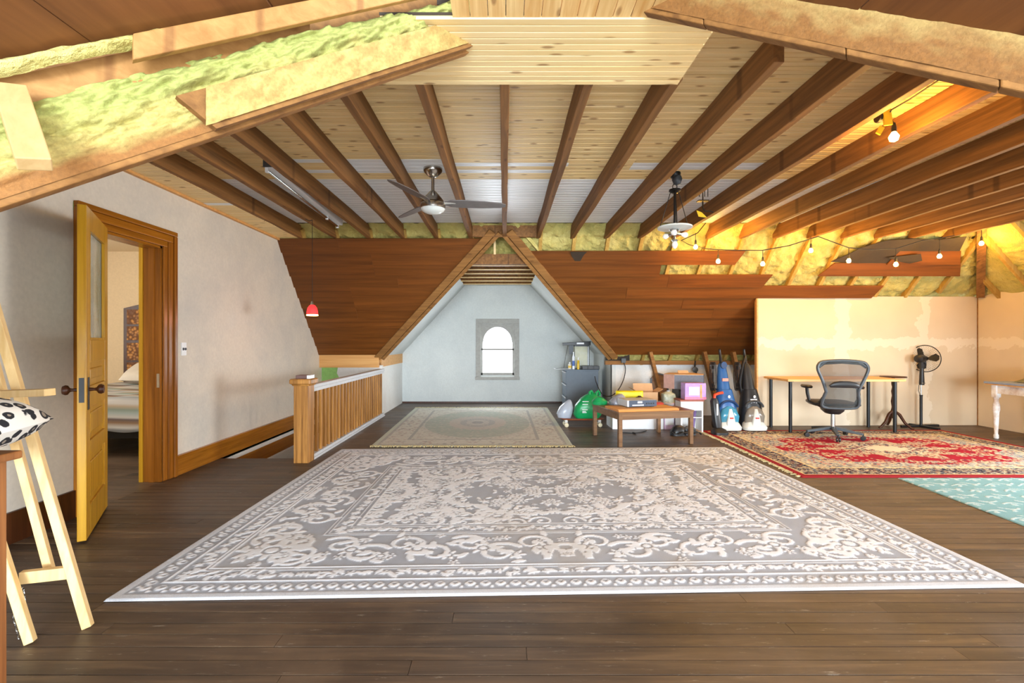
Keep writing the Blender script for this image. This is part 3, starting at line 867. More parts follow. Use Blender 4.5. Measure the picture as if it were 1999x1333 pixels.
# ================================================================== RUGS
class Draw:
    """pattern raster for a quarter of a carpet, mirrored to the whole"""
    def __init__(s, w_, h_, res):
        s.res = res; s.nx = int(round(w_ / 2 / res)); s.ny = int(round(h_ / 2 / res))
        s.m = np.zeros((s.ny + 1, s.nx + 1), np.float32)
        s.Y, s.X = np.mgrid[0:s.ny + 1, 0:s.nx + 1] * res        # distance from the centre
        s.hw, s.hh = s.nx * res, s.ny * res
        s.ex = s.hw - s.X; s.ey = s.hh - s.Y; s.e = np.minimum(s.ex, s.ey)   # distance from the edge
    def patch(s, x, y, r):
        r_ = s.res
        x0, x1 = max(0, int((x - r) / r_)), min(s.nx + 1, int((x + r) / r_) + 2)
        y0, y1 = max(0, int((y - r) / r_)), min(s.ny + 1, int((y + r) / r_) + 2)
        if x0 >= x1 or y0 >= y1: return None
        return slice(y0, y1), slice(x0, x1)
    def disc(s, x, y, r, v=1.0):
        p = s.patch(x, y, r)
        if p is None: return
        q = np.hypot(s.X[p] - x, s.Y[p] - y) <= r
        s.m[p][q] = v
    def flower(s, x, y, r, k=6, rot=0.0, v=1.0, core=True):
        p = s.patch(x, y, r * 1.1)
        if p is None: return
        dx, dy = s.X[p] - x, s.Y[p] - y
        a = np.arctan2(dy, dx); rr_ = np.hypot(dx, dy)
        s.m[p][rr_ <= r * (.72 + .28 * np.cos(k * a + rot))] = v
        if core:
            s.m[p][(rr_ < r * .42) & (rr_ > r * .27)] = 1 - v
    def line(s, pts, r, v=1.0):
        for i in range(len(pts) - 1):
            (xa, ya), (xb, yb) = pts[i][:2], pts[i + 1][:2]
            n_ = max(1, int(math.hypot(xb - xa, yb - ya) / (s.res * .8)))
            for j in range(n_ + 1):
                s.disc(xa + (xb - xa) * j / n_, ya + (yb - ya) * j / n_, r, v)
    def scroll(s, x, y, r, a0, turn=1, v=1.0, wd=.012):
        pts = []
        for i in range(34):
            f = i / 33; a = a0 + turn * f * 2.3 * PI; q = r * (1 - .82 * f)
            pts.append((x + q * math.cos(a), y + q * math.sin(a)))
        for i in range(len(pts) - 1):
            s.line(pts[i:i + 2], wd * (1.15 - .6 * i / 33), v)
        s.disc(*pts[-1], wd * 1.5, v)
    def leaf(s, x, y, r, a, v=1.0):
        for i in range(7):
            f = i / 6
            s.disc(x + r * f * math.cos(a), y + r * f * math.sin(a), r * .28 * math.sin(PI * (.12 + .8 * f)), v)
    def spray(s, x, y, rad, n_, rg, size=.04, v=1.0):
        for i in range(n_):
            a = rg.random() * 2 * PI; q = rad * math.sqrt(rg.random())
            px, py = x + q * math.cos(a), y + q * math.sin(a)
            k = rg.random()
            if k < .45: s.flower(px, py, size * rg.uniform(.6, 1.2), rg.choice((5, 6, 8)), rg.random() * 6, v, rg.random() < .5)
            else: s.leaf(px, py, size * rg.uniform(.9, 1.7), rg.random() * 2 * PI, v)
    def full(s, m):
        t_ = np.concatenate([m[::-1], m[1:]], 0)
        return np.concatenate([t_[:, ::-1], t_[:, 1:]], 1)

def rug_mesh(name, corners, colr, height, thick, mat, parent=None):
    """corners: near-left, near-right, far-right, far-left on the floor"""
    ny, nx = colr.shape[:2]
    c = [np.array(q) for q in corners]
    def fn(U, V):
        P = [(c[0][i] * (1 - U) * (1 - V) + c[1][i] * U * (1 - V) + c[2][i] * U * V + c[3][i] * (1 - U) * V) for i in (0, 1)]
        Z = thick + height
        Z[0, :] = Z[-1, :] = .001; Z[:, 0] = Z[:, -1] = .001
        return P[0], P[1], Z
    return grid(name, fn, nx - 1, ny - 1, mat, parent, colfn=colr)

M['rug'] = attr_mat('carpet_pile', 0.95, 0.35, 260.0)

# ---- large pale grey rug
rg = random.Random(5)
D = Draw(4.42, 3.16, .0075)
e, ex, ey, X_, Y_ = D.e, D.ex, D.ey, D.X, D.Y
D.m[(e > .155) & (e < .168)] = 1
for band in ((.275, .285), (.30, .308), (.73, .742), (.755, .763), (.86, .868), (.885, .9)):
    D.m[(e > band[0]) & (e < band[1])] = 1
# beads and small scroll bands, both along the long and short side
def along(step, fn_):
    q = .0
    while q < D.hw: fn_(lambda u, d_: (u, D.hh - d_), q); q += step
    q = .0
    while q < D.hh: fn_(lambda u, d_: (D.hw - d_, u), q); q += step
def ok(x, y, d_):    # inside the mitre of its own side
    return min(D.hw - x, D.hh - y) > d_ - .02
def beads(f, q):
    x, y = f(q, .105)
    if ok(x, y, .105):
        D.disc(x, y, .026); D.disc(*f(q, .115), .012, 0)
        D.disc(*f(q + .04, .075), .010)
along(.075, beads)
def vine(f, q):
    for d_ in (.222, .813):
        x, y = f(q, d_)
        if not ok(x, y, d_): continue
        D.leaf(x, y, .055, rg.random() * 6.28); D.flower(*f(q + .045, d_ + rg.uniform(-.012, .012)), .03, 5, rg.random() * 6, 1, False)
        D.leaf(*f(q + .02, d_ + .022), .05, rg.random() * 6.28)
along(.085, vine)
def main_border(f, q):
    d_ = .52
    x, y = f(q, d_)
    if not ok(x, y, d_ - .03): return
    j = int(round(q / .38)) % 2
    D.scroll(*f(q, d_ - .06), .135, .6 + PI * j, 1 if j else -1, wd=.017)
    D.scroll(*f(q + .19, d_ + .07), .12, 2.4 + PI * j, -1 if j else 1, wd=.016)
    D.flower(*f(q + .10, d_ + .0), .085, 7, 0.4)
    D.flower(*f(q + .29, d_ - .09), .06, 6, .2)
    for _ in range(9):
        D.leaf(*f(q + rg.uniform(0, .38), d_ + rg.uniform(-.19, .19)), .075, rg.random() * 6.28)
    for _ in range(4):
        D.flower(*f(q + rg.uniform(0, .38), d_ + rg.uniform(-.19, .19)), .035, 5, rg.random() * 6)
along(.38, main_border)
for q_ in ((D.hw - .52, D.hh - .52),):
    D.flower(*q_, .13, 8, .2); D.scroll(q_[0] - .17, q_[1] + .1, .09, .4, 1, wd=.014); D.scroll(q_[0] + .1, q_[1] - .17, .09, 1.2, -1, wd=.014)
    for k_ in range(8): D.leaf(q_[0] + .15 * math.cos(k_ * .8), q_[1] + .15 * math.sin(k_ * .8), .06, k_ * .8)
# field : corner bouquets, scroll frames, central medallion
fx, fy = D.hw - .92, D.hh - .92
keep_b = D.m.copy()
D.spray(fx * .86, fy * .72, .42, 70, rg, .055)
D.spray(fx * .52, fy * .95, .26, 40, rg, .05)
D.spray(fx * .98, fy * .25, .28, 40, rg, .05)
D.spray(fx * .60, fy * .55, .30, 60, rg, .04)
D.spray(fx * .75, fy * .35, .25, 50, rg, .035)
D.spray(fx * .3, fy * .75, .22, 40, rg, .04)
for i in range(7):
    D.scroll(fx * (.08 + .14 * i), fy * (.98 + .02 * math.sin(i)), .085, i * 1.3, 1 if i % 2 else -1, wd=.011)
for i in range(5):
    D.scroll(fx * 1.0, fy * (.1 + .2 * i), .08, i * 1.7, 1 if i % 2 else -1, wd=.011)
for i in range(60):
    a = i / 59 * PI / 2
    r1 = .62 + .10 * abs(math.sin(4 * a))
    D.leaf(r1 * 1.15 * math.cos(a), r1 * .72 * math.sin(a), .06, a + rg.uniform(-1, 1))
D.spray(.0, .0, .50, 170, rg, .034)
for i in range(9):
    D.flower(rg.uniform(0, .45), rg.uniform(0, .32), .06, 8, rg.random() * 6)
D.spray(.95, .0, .17, 26, rg, .035)
for i in range(8):
    D.scroll(.62 + rg.uniform(-.15, .4), .28 + rg.uniform(-.2, .15), .06, rg.random() * 6, 1, wd=.006)
D.spray(.35, fy * .85, .2, 26, rg, .045)
inb = e < .90
D.m[inb] = keep_b[inb]
D.m[e < .05] = .55
D.m[e < .014] = .45
pat = D.full(D.m)
base, lite = np.array(lin((172, 177, 187))[:3]), np.array(lin((234, 237, 243))[:3])
mott = fnoise(pat.shape, (14, 20), 3, 3)[..., None]
colr = base * (.9 + .2 * mott) * (1 - pat[..., None]) + lite * pat[..., None]
stain = np.clip((fnoise(pat.shape, (5, 7), 17, 3) - .62) * 3, 0, .35)[..., None]
colr = colr * (1 - stain) + np.array(lin((186, 176, 162))[:3]) * stain
o = rug_mesh('area_rug', [(-1.88, 2.265), (2.60, 2.40), (2.53, 5.55), (-1.84, 5.45)], colr, pat * .0035, .008, 'rug')
tag(o, 'huge pale grey rug with raised white floral scroll pattern spread over the floorboards', 'rug')

# ---- green rug in the gable
rg = random.Random(9)
def fill(shape_hw, res, seed, layers): pass
RS = .010
D = Draw(2.37, 3.38, RS); e = D.e
gc = np.zeros(D.m.shape + (3,)); setc = lambda mask, c: gc.__setitem__(mask, np.array(lin(c)[:3]))
ell = np.hypot(D.X / (D.hw - .42), D.Y / (D.hh - .5))
setc(e >= 0, (206, 200, 184)); setc(ell < 1.12, (196, 190, 176)); setc(ell < 1.0, (146, 158, 142))
setc(e < .06, (186, 194, 172)); setc((e > .06) & (e < .1), (150, 142, 138)); setc((e > .36) & (e < .40), (140, 136, 136))
def specks(n_, cond, cols, r0, r1):
    for i in range(n_):
        x, y = rg.random() * D.hw, rg.random() * D.hh
        j, i_ = min(int(y / RS), D.ny), min(int(x / RS), D.nx)
        if not cond(j, i_): continue
        p = D.patch(x, y, r1)
        q = np.hypot(D.X[p] - x, D.Y[p] - y) < rg.uniform(r0, r1)
        gc[p][q] = np.array(lin(rg.choice(cols))[:3])
specks(900, lambda j, i: .1 < e[j, i] < .36, ((120, 104, 104), (170, 128, 116), (214, 206, 190), (222, 216, 204)), .01, .022)
specks(900, lambda j, i: e[j, i] > .4 and ell[j, i] > 1, ((176, 148, 132), (150, 140, 128), (216, 210, 194)), .01, .02)
specks(800, lambda j, i: ell[j, i] < 1, ((176, 178, 160), (128, 146, 134), (186, 176, 158), (160, 150, 138)), .01, .022)
el2 = np.hypot(D.X / .42, D.Y / .62)
setc(el2 < 1, (180, 164, 152)); setc(el2 < .62, (146, 138, 140)); setc(el2 < .4, (176, 166, 158)); setc(el2 < .2, (112, 104, 112))
specks(220, lambda j, i: el2[j, i] < 1, ((196, 176, 160), (130, 120, 124)), .008, .016)
colr = np.concatenate([gc[::-1], gc[1:]], 0); colr = np.concatenate([colr[:, ::-1], colr[:, 1:]], 1)
colr = colr * .5 + np.array(lin((196, 198, 192))[:3]) * .5
gr = rug_mesh('persian_rug', [(-1.56, 5.61), (.80, 5.61), (.79, 8.86), (-1.64, 8.86)], colr, fnoise(colr.shape[:2], (40, 30), 2, 2) * .002, .008, 'rug')
tag(gr, 'faded green oriental rug with oval centre lying before the arched window', 'rug')
M['fringe'] = plain('cream_fringe', (206, 190, 142), 0.9, var=0.25, scale=60)
def fringe(name, p, q, out, n_, parent, ln=.05, seed=1):
    r_ = random.Random(seed); m = MB(); p, q, out = Vector(p), Vector(q), Vector(out)
    for i in range(n_):
        a = p.lerp(q, (i + r_.random()) / n_); d_ = (q - p).normalized() * r_.uniform(-.02, .02)
        l_ = ln * r_.uniform(.6, 1.15)
        m.bar(a, a + out * l_ + d_, .009, .008)
    return stuff(m.build(name, 'fringe', parent))
fringe('fringe', (-1.57, 5.615, .012), (.81, 5.615, .012), (0, -1, -.1), 200, gr, .05, 2)
fringe('fringe', (-1.64, 8.86, .006), (.79, 8.86, .006), (0, 1, 0), 200, gr, .07, 3)

# ---- red rug under the desk chair
rg = random.Random(12)
RS = .008
D = Draw(3.36, 2.32, RS); e = D.e
gc = np.zeros(D.m.shape + (3,))
fxr, fyr = D.hw - .52, D.hh - .44
ang = np.arctan2(D.Y / fyr, D.X / fxr); rad = np.hypot(D.X / fxr, D.Y / fyr)
setc(e >= 0, (184, 174, 156)); setc(e < .075, (150, 32, 42)); setc((e > .075) & (e < .1), (222, 204, 158))
setc((e > .1) & (e < .30), (52, 52, 66)); setc((e > .30) & (e < .33), (222, 204, 158)); setc((e > .33) & (e < .44), (190, 186, 170))
specks(9000, lambda j, i: .1 < e[j, i] < .30, ((204, 188, 156), (176, 158, 134), (110, 60, 58), (142, 146, 150), (60, 62, 80), (48, 48, 62)), .008, .017)
specks(3000, lambda j, i: .33 < e[j, i] < .44, ((120, 130, 140), (170, 140, 120), (222, 210, 180)), .01, .02)
redm = (e > .44) & (rad < 1.02 + .10 * np.cos(8 * ang))
setc((e > .44) & ~redm, (188, 188, 180)); setc(redm, (164, 26, 48))
specks(6000, lambda j, i: e[j, i] > .44 and not redm[j, i], ((92, 100, 116), (210, 196, 166), (150, 160, 168), (196, 120, 110), (176, 178, 172)), .008, .018)
med = rad < .40 + .06 * np.cos(10 * ang)
rim = rad < .60 + .10 * np.cos(10 * ang); setc(rim, (196, 178, 150)); specks(3000, lambda j, i: rim[j, i], ((164, 30, 50), (206, 190, 160), (130, 60, 66)), .008, .016); setc(med, (70, 74, 92)); 
specks(6000, lambda j, i: med[j, i], ((216, 202, 172), (188, 170, 146), (150, 60, 64), (216, 206, 184), (74, 78, 96)), .008, .017)
setc(rad < .2 + .03 * np.cos(8 * ang), (222, 210, 184))
specks(60, lambda j, i: rad[j, i] < .2, ((90, 90, 104), (170, 50, 60)), .01, .02)
for (bx, by) in ((1.05, .10), (.45, .62), (.95, .52), (.1, .66), (.75, .30)):
    for i in range(110):
        x, y = bx + rg.gauss(0, .13), by + rg.gauss(0, .06)
        if x < 0 or y < 0 or x > fxr or y > fyr: continue
        p = D.patch(x, y, .03)
        if p is None: continue
        q = np.hypot(D.X[p] - x, D.Y[p] - y) < rg.uniform(.008, .018)
        gc[p][q] = np.array(lin(rg.choice(((216, 196, 158), (206, 180, 150), (120, 60, 70), (170, 160, 150))))[:3])
colr = np.concatenate([gc[::-1], gc[1:]], 0); colr = np.concatenate([colr[:, ::-1], colr[:, 1:]], 1)
rr_ = rug_mesh('persian_rug', [(2.66, 4.33), (5.99, 4.33), (5.99, 6.64), (2.66, 6.60)], colr, fnoise(colr.shape[:2], (30, 40), 2, 2) * .002, .008, 'rug')
tag(rr_, 'crimson oriental rug with navy and cream borders under the office chair', 'rug')
fringe('fringe', (2.67, 4.36, .006), (2.67, 6.58, .006), (-1, 0, 0), 110, rr_, .05, 4)

# ---- pale teal mat
nx, ny = 190, 200
Xg, Yg = np.meshgrid(np.linspace(0, 1.9, nx), np.linspace(0, 2.0, ny))
u = (Xg + .018 * np.sin(Yg * 24)) / .14; v_ = (Yg + .018 * np.sin(Xg * 24)) / .20
ln_ = (np.abs((v_ + .5 * (np.floor(u) % 2)) % 1 - .5 - .28 * np.sin(2 * PI * u * .5)) < .07)
ln_ |= (np.hypot((u % 1) - .5, (v_ % 1) - .5) < .13)
bs = np.array(lin((128, 172, 180))[:3]) * (.92 + .16 * fnoise((ny, nx), (10, 10), 8, 3)[..., None])
colr = bs * (1 - ln_[..., None] * .75) + np.array(lin((206, 220, 222))[:3]) * (ln_[..., None] * .75)
o = rug_mesh('floor_mat', [(3.40, 2.75), (5.30, 2.75), (5.40, 4.31), (3.50, 4.31)], colr, ln_ * .002, .006, 'rug')
tag(o, 'pale teal mat with a white lattice pattern beside the crimson rug', 'mat')

# ================================================================== RAILING
rl = thing('stair_railing', 'oak stair railing with square newel post and slim square balusters', 'railing', (-2.04, 4.91, 0))
rl_b = Vector((2.04, -4.91, 0))
def rpart(mb, name, mat, **k):
    mb.v = [(a + 2.04, b - 4.91, c) for a, b, c in mb.v]
    return mb.build(name, mat, rl, **k)
rpart(B((-2.112, 4.84, 0), (-1.964, 4.99, .79)), 'newel_post', 'oak', bevel=.004)
rpart(MB().loft([(.775, -2.038, 4.915, .085, .085), (.79, -2.038, 4.915, .092, .092), (.80, -2.038, 4.915, .108, .108), (.835, -2.038, 4.915, .108, .108), (.845, -2.038, 4.915, .10, .10)], 32, .12), 'post_cap', 'oak')
hand = rpart(B((-2.06, 4.99, .735), (-1.97, 7.95, .775)), 'handrail', 'pale_grey', bevel=.008)  # rails and mouldings in a plain pale grey
rpart(B((-2.045, 4.99, .70), (-1.985, 7.95, .735)), 'rail_moulding', 'pale_grey')
rpart(B((-2.05, 4.99, 0), (-1.98, 7.95, .05)), 'bottom_rail', 'pale_grey')
rpart(B((-1.99, 4.99, 0), (-1.965, 7.95, .022)), 'shoe_moulding', 'pale_grey')
bal = B((-.016, -.016, .05), (.016, .016, .70)).build('baluster', 'oak', rl)
for i in range(25):
    b_ = bal if i == 0 else bal.copy()
    if i: C.objects.link(b_); b_.parent = rl
    b_.location = (-2.015 + 2.04, 5.06 + i * (2.82 / 24) - 4.91, 0)
o = MB().box((-2.10, 4.86, .846), (-1.985, 4.97, .88)).build('small_box', plain('brown_card', (112, 84, 78), .6), None, bevel=.003)
tag(o, 'small flat brown box lying on the newel post cap', 'box')
o2 = MB().box((-1.984, 4.852, .846), (-1.955, 4.972, .88)).build('box_label', 'white_plastic', o)

# light switch
sw = thing('light_switch', 'white double light switch plate beside the door casing', 'switch', (XL, 4.50, 1.15))
B((0, -.035, -.06), (.008, .035, .06)).build('plate', 'white_plastic', sw, bevel=.002)
B((.008, -.02, -.012), (.014, -.008, .012)).build('toggle', 'black_plastic', sw)
MB().lathe([(.012, .008), (.012, .016)], (0, .015, 0), 12, 'X').build('dimmer_knob', 'dark_grey', sw)

# ================================================================== CEILING THINGS
# ceiling fan
fx_, fy_ = -.63, 4.25
fan = thing('ceiling_fan', 'three-blade ceiling fan in brushed nickel hanging between the joists', 'fan', (fx_, fy_, ZC))
MB().lathe([(.083, 0), (.083, -.02), (.075, -.035), (.05, -.06), (.03, -.075), (.018, -.08)], n=28).build('canopy', 'nickel', fan, smooth=True)
MB().lathe([(.013, -.08), (.013, -.21)], n=14).build('downrod', 'nickel', fan, smooth=True)
MB().lathe([(.013, -.19), (.03, -.205), (.07, -.25), (.095, -.285), (.103, -.30), (.09, -.302)], n=28).build('motor_housing', 'nickel', fan, smooth=True)
MB().lathe([(.105, -.306), (.112, -.33), (.11, -.352), (.1, -.36)], n=28).build('light_ring', 'nickel', fan, smooth=True)
MB().lathe([(.108, -.352), (.095, -.374), (.06, -.392), (.0, -.40)], n=28).build('glass_bowl', 'frosted', fan, smooth=True)
for ang_ in (8, 128, 248):
    a = math.radians(ang_); c_, s_ = math.cos(a), math.sin(a)
    prof = [(.10, .028), (.16, .055), (.25, .064), (.45, .058), (.60, .040), (.645, .018)]
    m = MB(); vs = []
    for r_, hw_ in prof:
        for sg in (-1, 1):
            wv = sg * hw_; zt = -.305 - .22 * wv
            vs.append((r_ * c_ - wv * s_, r_ * s_ + wv * c_, zt)); vs.append((r_ * c_ - wv * s_, r_ * s_ + wv * c_, zt + .007))
    fs = []
    for i in range(len(prof) - 1):
        k = i * 4
        fs += [(k, k + 2, k + 6, k + 4), (k + 1, k + 5, k + 7, k + 3), (k, k + 4, k + 5, k + 1), (k + 2, k + 3, k + 7, k + 6)]
    fs += [(0, 1, 3, 2), (20, 22, 23, 21)]
    bl = m.add(vs, fs).build('blade', 'blade', fan)
    MB().bar((.08 * c_, .08 * s_, -.302), (.20 * c_, .20 * s_, -.300), .05, .014, (0, 0, 1), .6).build('blade_bracket', 'nickel', bl, bevel=.004)

# fluorescent fixture
p0, p1 = Vector((-1.90, 3.88, 2.66)), Vector((-1.99, 5.85, 2.66))
fx1 = thing('fluorescent_light', 'long unlit fluorescent tube fixture fixed between two joists', 'light', p0)
def rel(m, base):
    m.v = [(a - base[0], b - base[1], c - base[2]) for a, b, c in m.v]; return m
rel(MB().bar(p0, p1, .07, .07), p0).build('housing', 'white_plastic', fx1, bevel=.008)
rel(MB().bar(p0 + Vector((0, -.004, -.0)), p0 + Vector((0, .006, 0)), .075, .08), p0).build('end_cap', 'dark_grey', fx1)
rel(MB().tube([p0 + Vector((-.02, .03, -.055)), p1 + Vector((-.02, -.03, -.055))], .013, 10), p0).build('tube_lamp', 'chrome', fx1, smooth=True)
for q in (p0 + Vector((-.02, .03, -.045)), p1 + Vector((-.02, -.03, -.045)), p0.lerp(p1, .78) + Vector((-.02, 0, -.045))):
    rel(B(q - Vector((.012, .012, .03)), q + Vector((.012, .012, .03))), p0).build('lamp_holder', 'white_plastic', fx1)

# red pendant
M['red_glass'] = emit('lit_red_glass', (255, 40, 40), 1.6, (220, 30, 34))
M['warm_glow'] = emit('lit_shade_opening', (255, 214, 120), 9.0)
px_, py_ = -2.155, 5.42
pend = thing('pendant_lamp', 'small glowing red glass pendant lamp over the stairwell', 'lamp', (px_, py_, ZJ))
hk = [(0, 0, .0), (-.03, -.02, -.012), (-.09, -.12, .02), (-.11, -.20, .10), (-.12, -.24, ZC - ZJ)]
MB().tube(hk, .005, 6).build('feed_cord', 'cord', pend)
MB().lathe([(.03, ZC - ZJ), (.03, ZC - ZJ - .03), (.01, ZC - ZJ - .04)], (-.12, -.24, 0), 14).build('ceiling_rose', 'black_plastic', pend, smooth=True)
MB().tube([(0, 0, 0), (0, 0, -.92)], .0032, 6).build('cord', 'cord', pend)
MB().lathe([(.012, -.91), (.016, -.93), (.02, -.955)], n=16).build('socket', 'nickel', pend, smooth=True)
MB().lathe([(.02, -.95), (.035, -.962), (.05, -.985), (.058, -1.02), (.062, -1.058), (.058, -1.058), (.048, -.99), (.02, -.955)], n=24).build('glass_shade', 'red_glass', pend, smooth=True)
MB().lathe([(.060, -1.052), (.063, -1.07), (.057, -1.072), (.0, -1.066)], n=24).build('shade_rim', 'warm_glow', pend, smooth=True)

# old chandelier
cx_, cy_ = 1.535, 4.36
ch = thing('chandelier', 'old dark metal chandelier with glass disc and bare bulbs under the boards', 'chandelier', (cx_, cy_, ZC))
MB().lathe([(.05, 0), (.05, -.02), (.03, -.05), (.012, -.06)], n=18).build('ceiling_plate', 'black_metal', ch, smooth=True)
MB().lathe([(.035, -.03), (.045, -.06), (.03, -.10), (.01, -.11)], (.02, 0, 0), 14).build('wire_bundle', 'dark_grey', ch, smooth=True)
MB().tube([(.02 * math.cos(a), 0, -.125 + .025 * math.sin(a)) for a in np.linspace(0, 2 * PI, 13)[:-1]], .004, 6, True).build('hook_ring', 'black_metal', ch)
MB().lathe([(.01, -.145), (.05, -.15), (.052, -.165), (.03, -.18), (.012, -.185)], n=18).build('hub', 'black_metal', ch, smooth=True)
MB().lathe([(.012, -.18), (.011, -.40), (.014, -.47), (.011, -.49)], n=12).build('stem', 'black_metal', ch, smooth=True)
for a in (.3, 2.4, 4.5):
    MB().tube([(.04 * math.cos(a), .04 * math.sin(a), -.165), (.148 * math.cos(a), .148 * math.sin(a), -.492)], .004, 6).build('stay_rod', 'black_metal', ch)
MB().lathe([(.15, -.487), (.152, -.494), (.15, -.50), (.02, -.51), (.02, -.50)], n=30).build('glass_disc', 'frosted', ch, smooth=True)
MB().lathe([(.012, -.49), (.05, -.515), (.04, -.53), (.012, -.545), (.012, -.60), (.03, -.605), (.02, -.62)], n=16).build('lower_stem', 'chrome', ch, smooth=True)
for a in (.1, 2.2, 4.3):
    d_ = Vector((math.cos(a), math.sin(a), -.12))
    b0 = Vector((0, 0, -.545))
    sk = MB().tube([b0, b0 + d_ * .06], .013, 10).build('lamp_socket', 'chrome', ch)
    MB().tube([b0 + d_ * .06, b0 + d_ * .075, b0 + d_ * .095, b0 + d_ * .115, b0 + d_ * .125], [.012, .018, .027, .02, .004], 12).build('bulb', 'bulb_glass', sk, smooth=True)
MB().lathe([(.012, -.61), (.022, -.63), (.027, -.65), (.018, -.675), (.002, -.685)], n=12).build('bulb', 'bulb_glass', ch, smooth=True)

# small mounting bracket with screws behind the chandelier
br = thing('hook_bracket', 'small dark metal hook plate with screws under a joist near the chandelier', 'bracket', at(1372, 392, 4.55))
MB().box((-.05, -.03, -.008), (.05, .03, .0)).build('plate', 'black_metal', br)
MB().tube([(0, 0, 0), (.0, 0, -.07), (.02, 0, -.10), (.07, 0, -.10), (.10, 0, -.11)], .007, 6).build('hook', 'black_metal', br)
for sx in (-.06, -.02, .03, .06):
    MB().tube([(sx, .03, .045), (sx, .03, ZC - br.location.z)], .004, 6).build('screw', 'black_metal', br)
MB().box((-.004, -.004, 0), (.004, .004, ZC - br.location.z)).build('hanger_rod', 'black_metal', br)
M['yellow_tape'] = plain('yellow_tape', (226, 196, 40), .5)
MB().prism([(-.06, .0, -.09), (-.01, .0, -.11), (.04, 0, -.16), (-.04, 0, -.15)], (0, .004, 0)).build('yellow_tag', 'yellow_tape', br)

# string lights
dS = 6.22
st = thing('string_lights', 'string of warm glowing bulbs on a black cord along the foam roof slope', 'string lights', at(1385, 425, dS))
L0 = Vector(st.location)
path = [(1392, 418), (1362, 455), (1330, 470), (1345, 478), (1380, 486), (1402, 488), (1440, 489), (1489, 489), (1540, 480), (1597, 462), (1640, 478), (1657, 484), (1700, 488), (1749, 486), (1800, 470), (1834, 466), (1880, 457), (1916, 449), (1960, 432), (1999, 428), (2040, 426)]
pp = [at(x, y, dS) - L0 for x, y in path]
cord = MB().tube(pp, .006, 6).build('cord', 'cord', st)
bulbs = [(1405, 443), (1358, 480), (1402, 508), (1489, 513), (1583, 487), (1657, 507), (1749, 514), (1834, 498), (1916, 473)]
sock = MB().tube([(0, 0, .075), (0, 0, .06), (0, 0, .035), (0, 0, .012)], [.006, .012, .013, .014], 10)
gl = MB().lathe([(.010, .014), (.02, -.002), (.026, -.018), (.02, -.038), (.002, -.045)], n=14)
so, go = None, None
for i, (x, y) in enumerate(bulbs):
    q = at(x, y, dS) - L0
    # drop wire up to the cord
    xs = [p_.x for p_ in pp[2:]]
    top = min(pp[1:], key=lambda p_: abs(p_.x - q.x) + .3 * abs(p_.z - q.z))
    MB().tube([q + Vector((0, 0, .07)), Vector((q.x, q.y, max(q.z + .085, top.z)))], .004, 6).build('drop_wire', 'cord', st)
    if so is None: so = sock.build('bulb_socket', 'cord', st); go = gl.build('bulb', 'bulb', st, smooth=True)
    else:
        so2 = so.copy(); C.objects.link(so2); go2 = go.copy(); C.objects.link(go2); so_, go_ = so2, go2
        so2.location = q; go2.location = q; so2.parent = st; go2.parent = st
    if i == 0: so.location = q; go.location = q
    l = bpy.data.lights.new('string_bulb_light', 'POINT'); l.energy = BULB_W; l.color = (1.0, .52, .09); l.shadow_soft_size = .03
    lo = bpy.data.objects.new('string_bulb_light', l); C.objects.link(lo); lo.location = L0 + q + Vector((0, -.05, -.05))
# single taped bulb nearer the camera
q = at(1745, 262, 3.03)
tb = thing('taped_bulb', 'single bright bare bulb taped with yellow tape to a joist', 'bulb', q)
MB().lathe([(.010, .014), (.02, -.002), (.028, -.018), (.022, -.04), (.002, -.05)], n=14).build('bulb', 'bulb', tb, smooth=True)
MB().tube([(0, 0, .07), (0, 0, .04), (0, 0, .012)], [.008, .014, .014], 10).build('bulb_socket', 'cord', tb)
cpts = [at(1722, 232, 3.05) - q, at(1740, 215, 3.0) - q, at(1775, 195, 2.9) - q, at(1840, 152, 2.7) - q]
MB().tube([Vector((0, 0, .06)), at(1735, 225, 3.04) - q] + cpts[1:], .005, 6).build('cord', 'cord', tb)
MB().lathe([(.03, -.012), (.034, 0), (.03, .012)], at(1716, 230, 3.05) - q, 14, 'X').build('plug_coil', 'cord', tb, smooth=True)
MB().bar(at(1730, 212, 3.02) - q, at(1734, 245, 3.02) - q, .05, .012, (0, 1, 0)).build('tape', 'yellow_tape', tb)
MB().bar(at(1722, 248, 3.02) - q, at(1714, 262, 3.02) - q, .03, .01, (0, 1, 0)).build('tape', 'yellow_tape', tb)
l = bpy.data.lights.new('taped_bulb_light', 'POINT'); l.energy = BULB_W * 2.2; l.color = (1.0, .52, .09); l.shadow_soft_size = .03
lo = bpy.data.objects.new('taped_bulb_light', l); C.objects.link(lo); lo.location = q + Vector((0, -.0, -.09))
l = bpy.data.lights.new('pendant_light', 'POINT'); l.energy = 1.6; l.color = (1.0, .3, .2); l.shadow_soft_size = .04
lo = bpy.data.objects.new('pendant_light', l); C.objects.link(lo); lo.location = (px_, py_, ZJ - 1.12)
# ================================================================== FURNITURE
def sub(m, base): return rel(m, base)

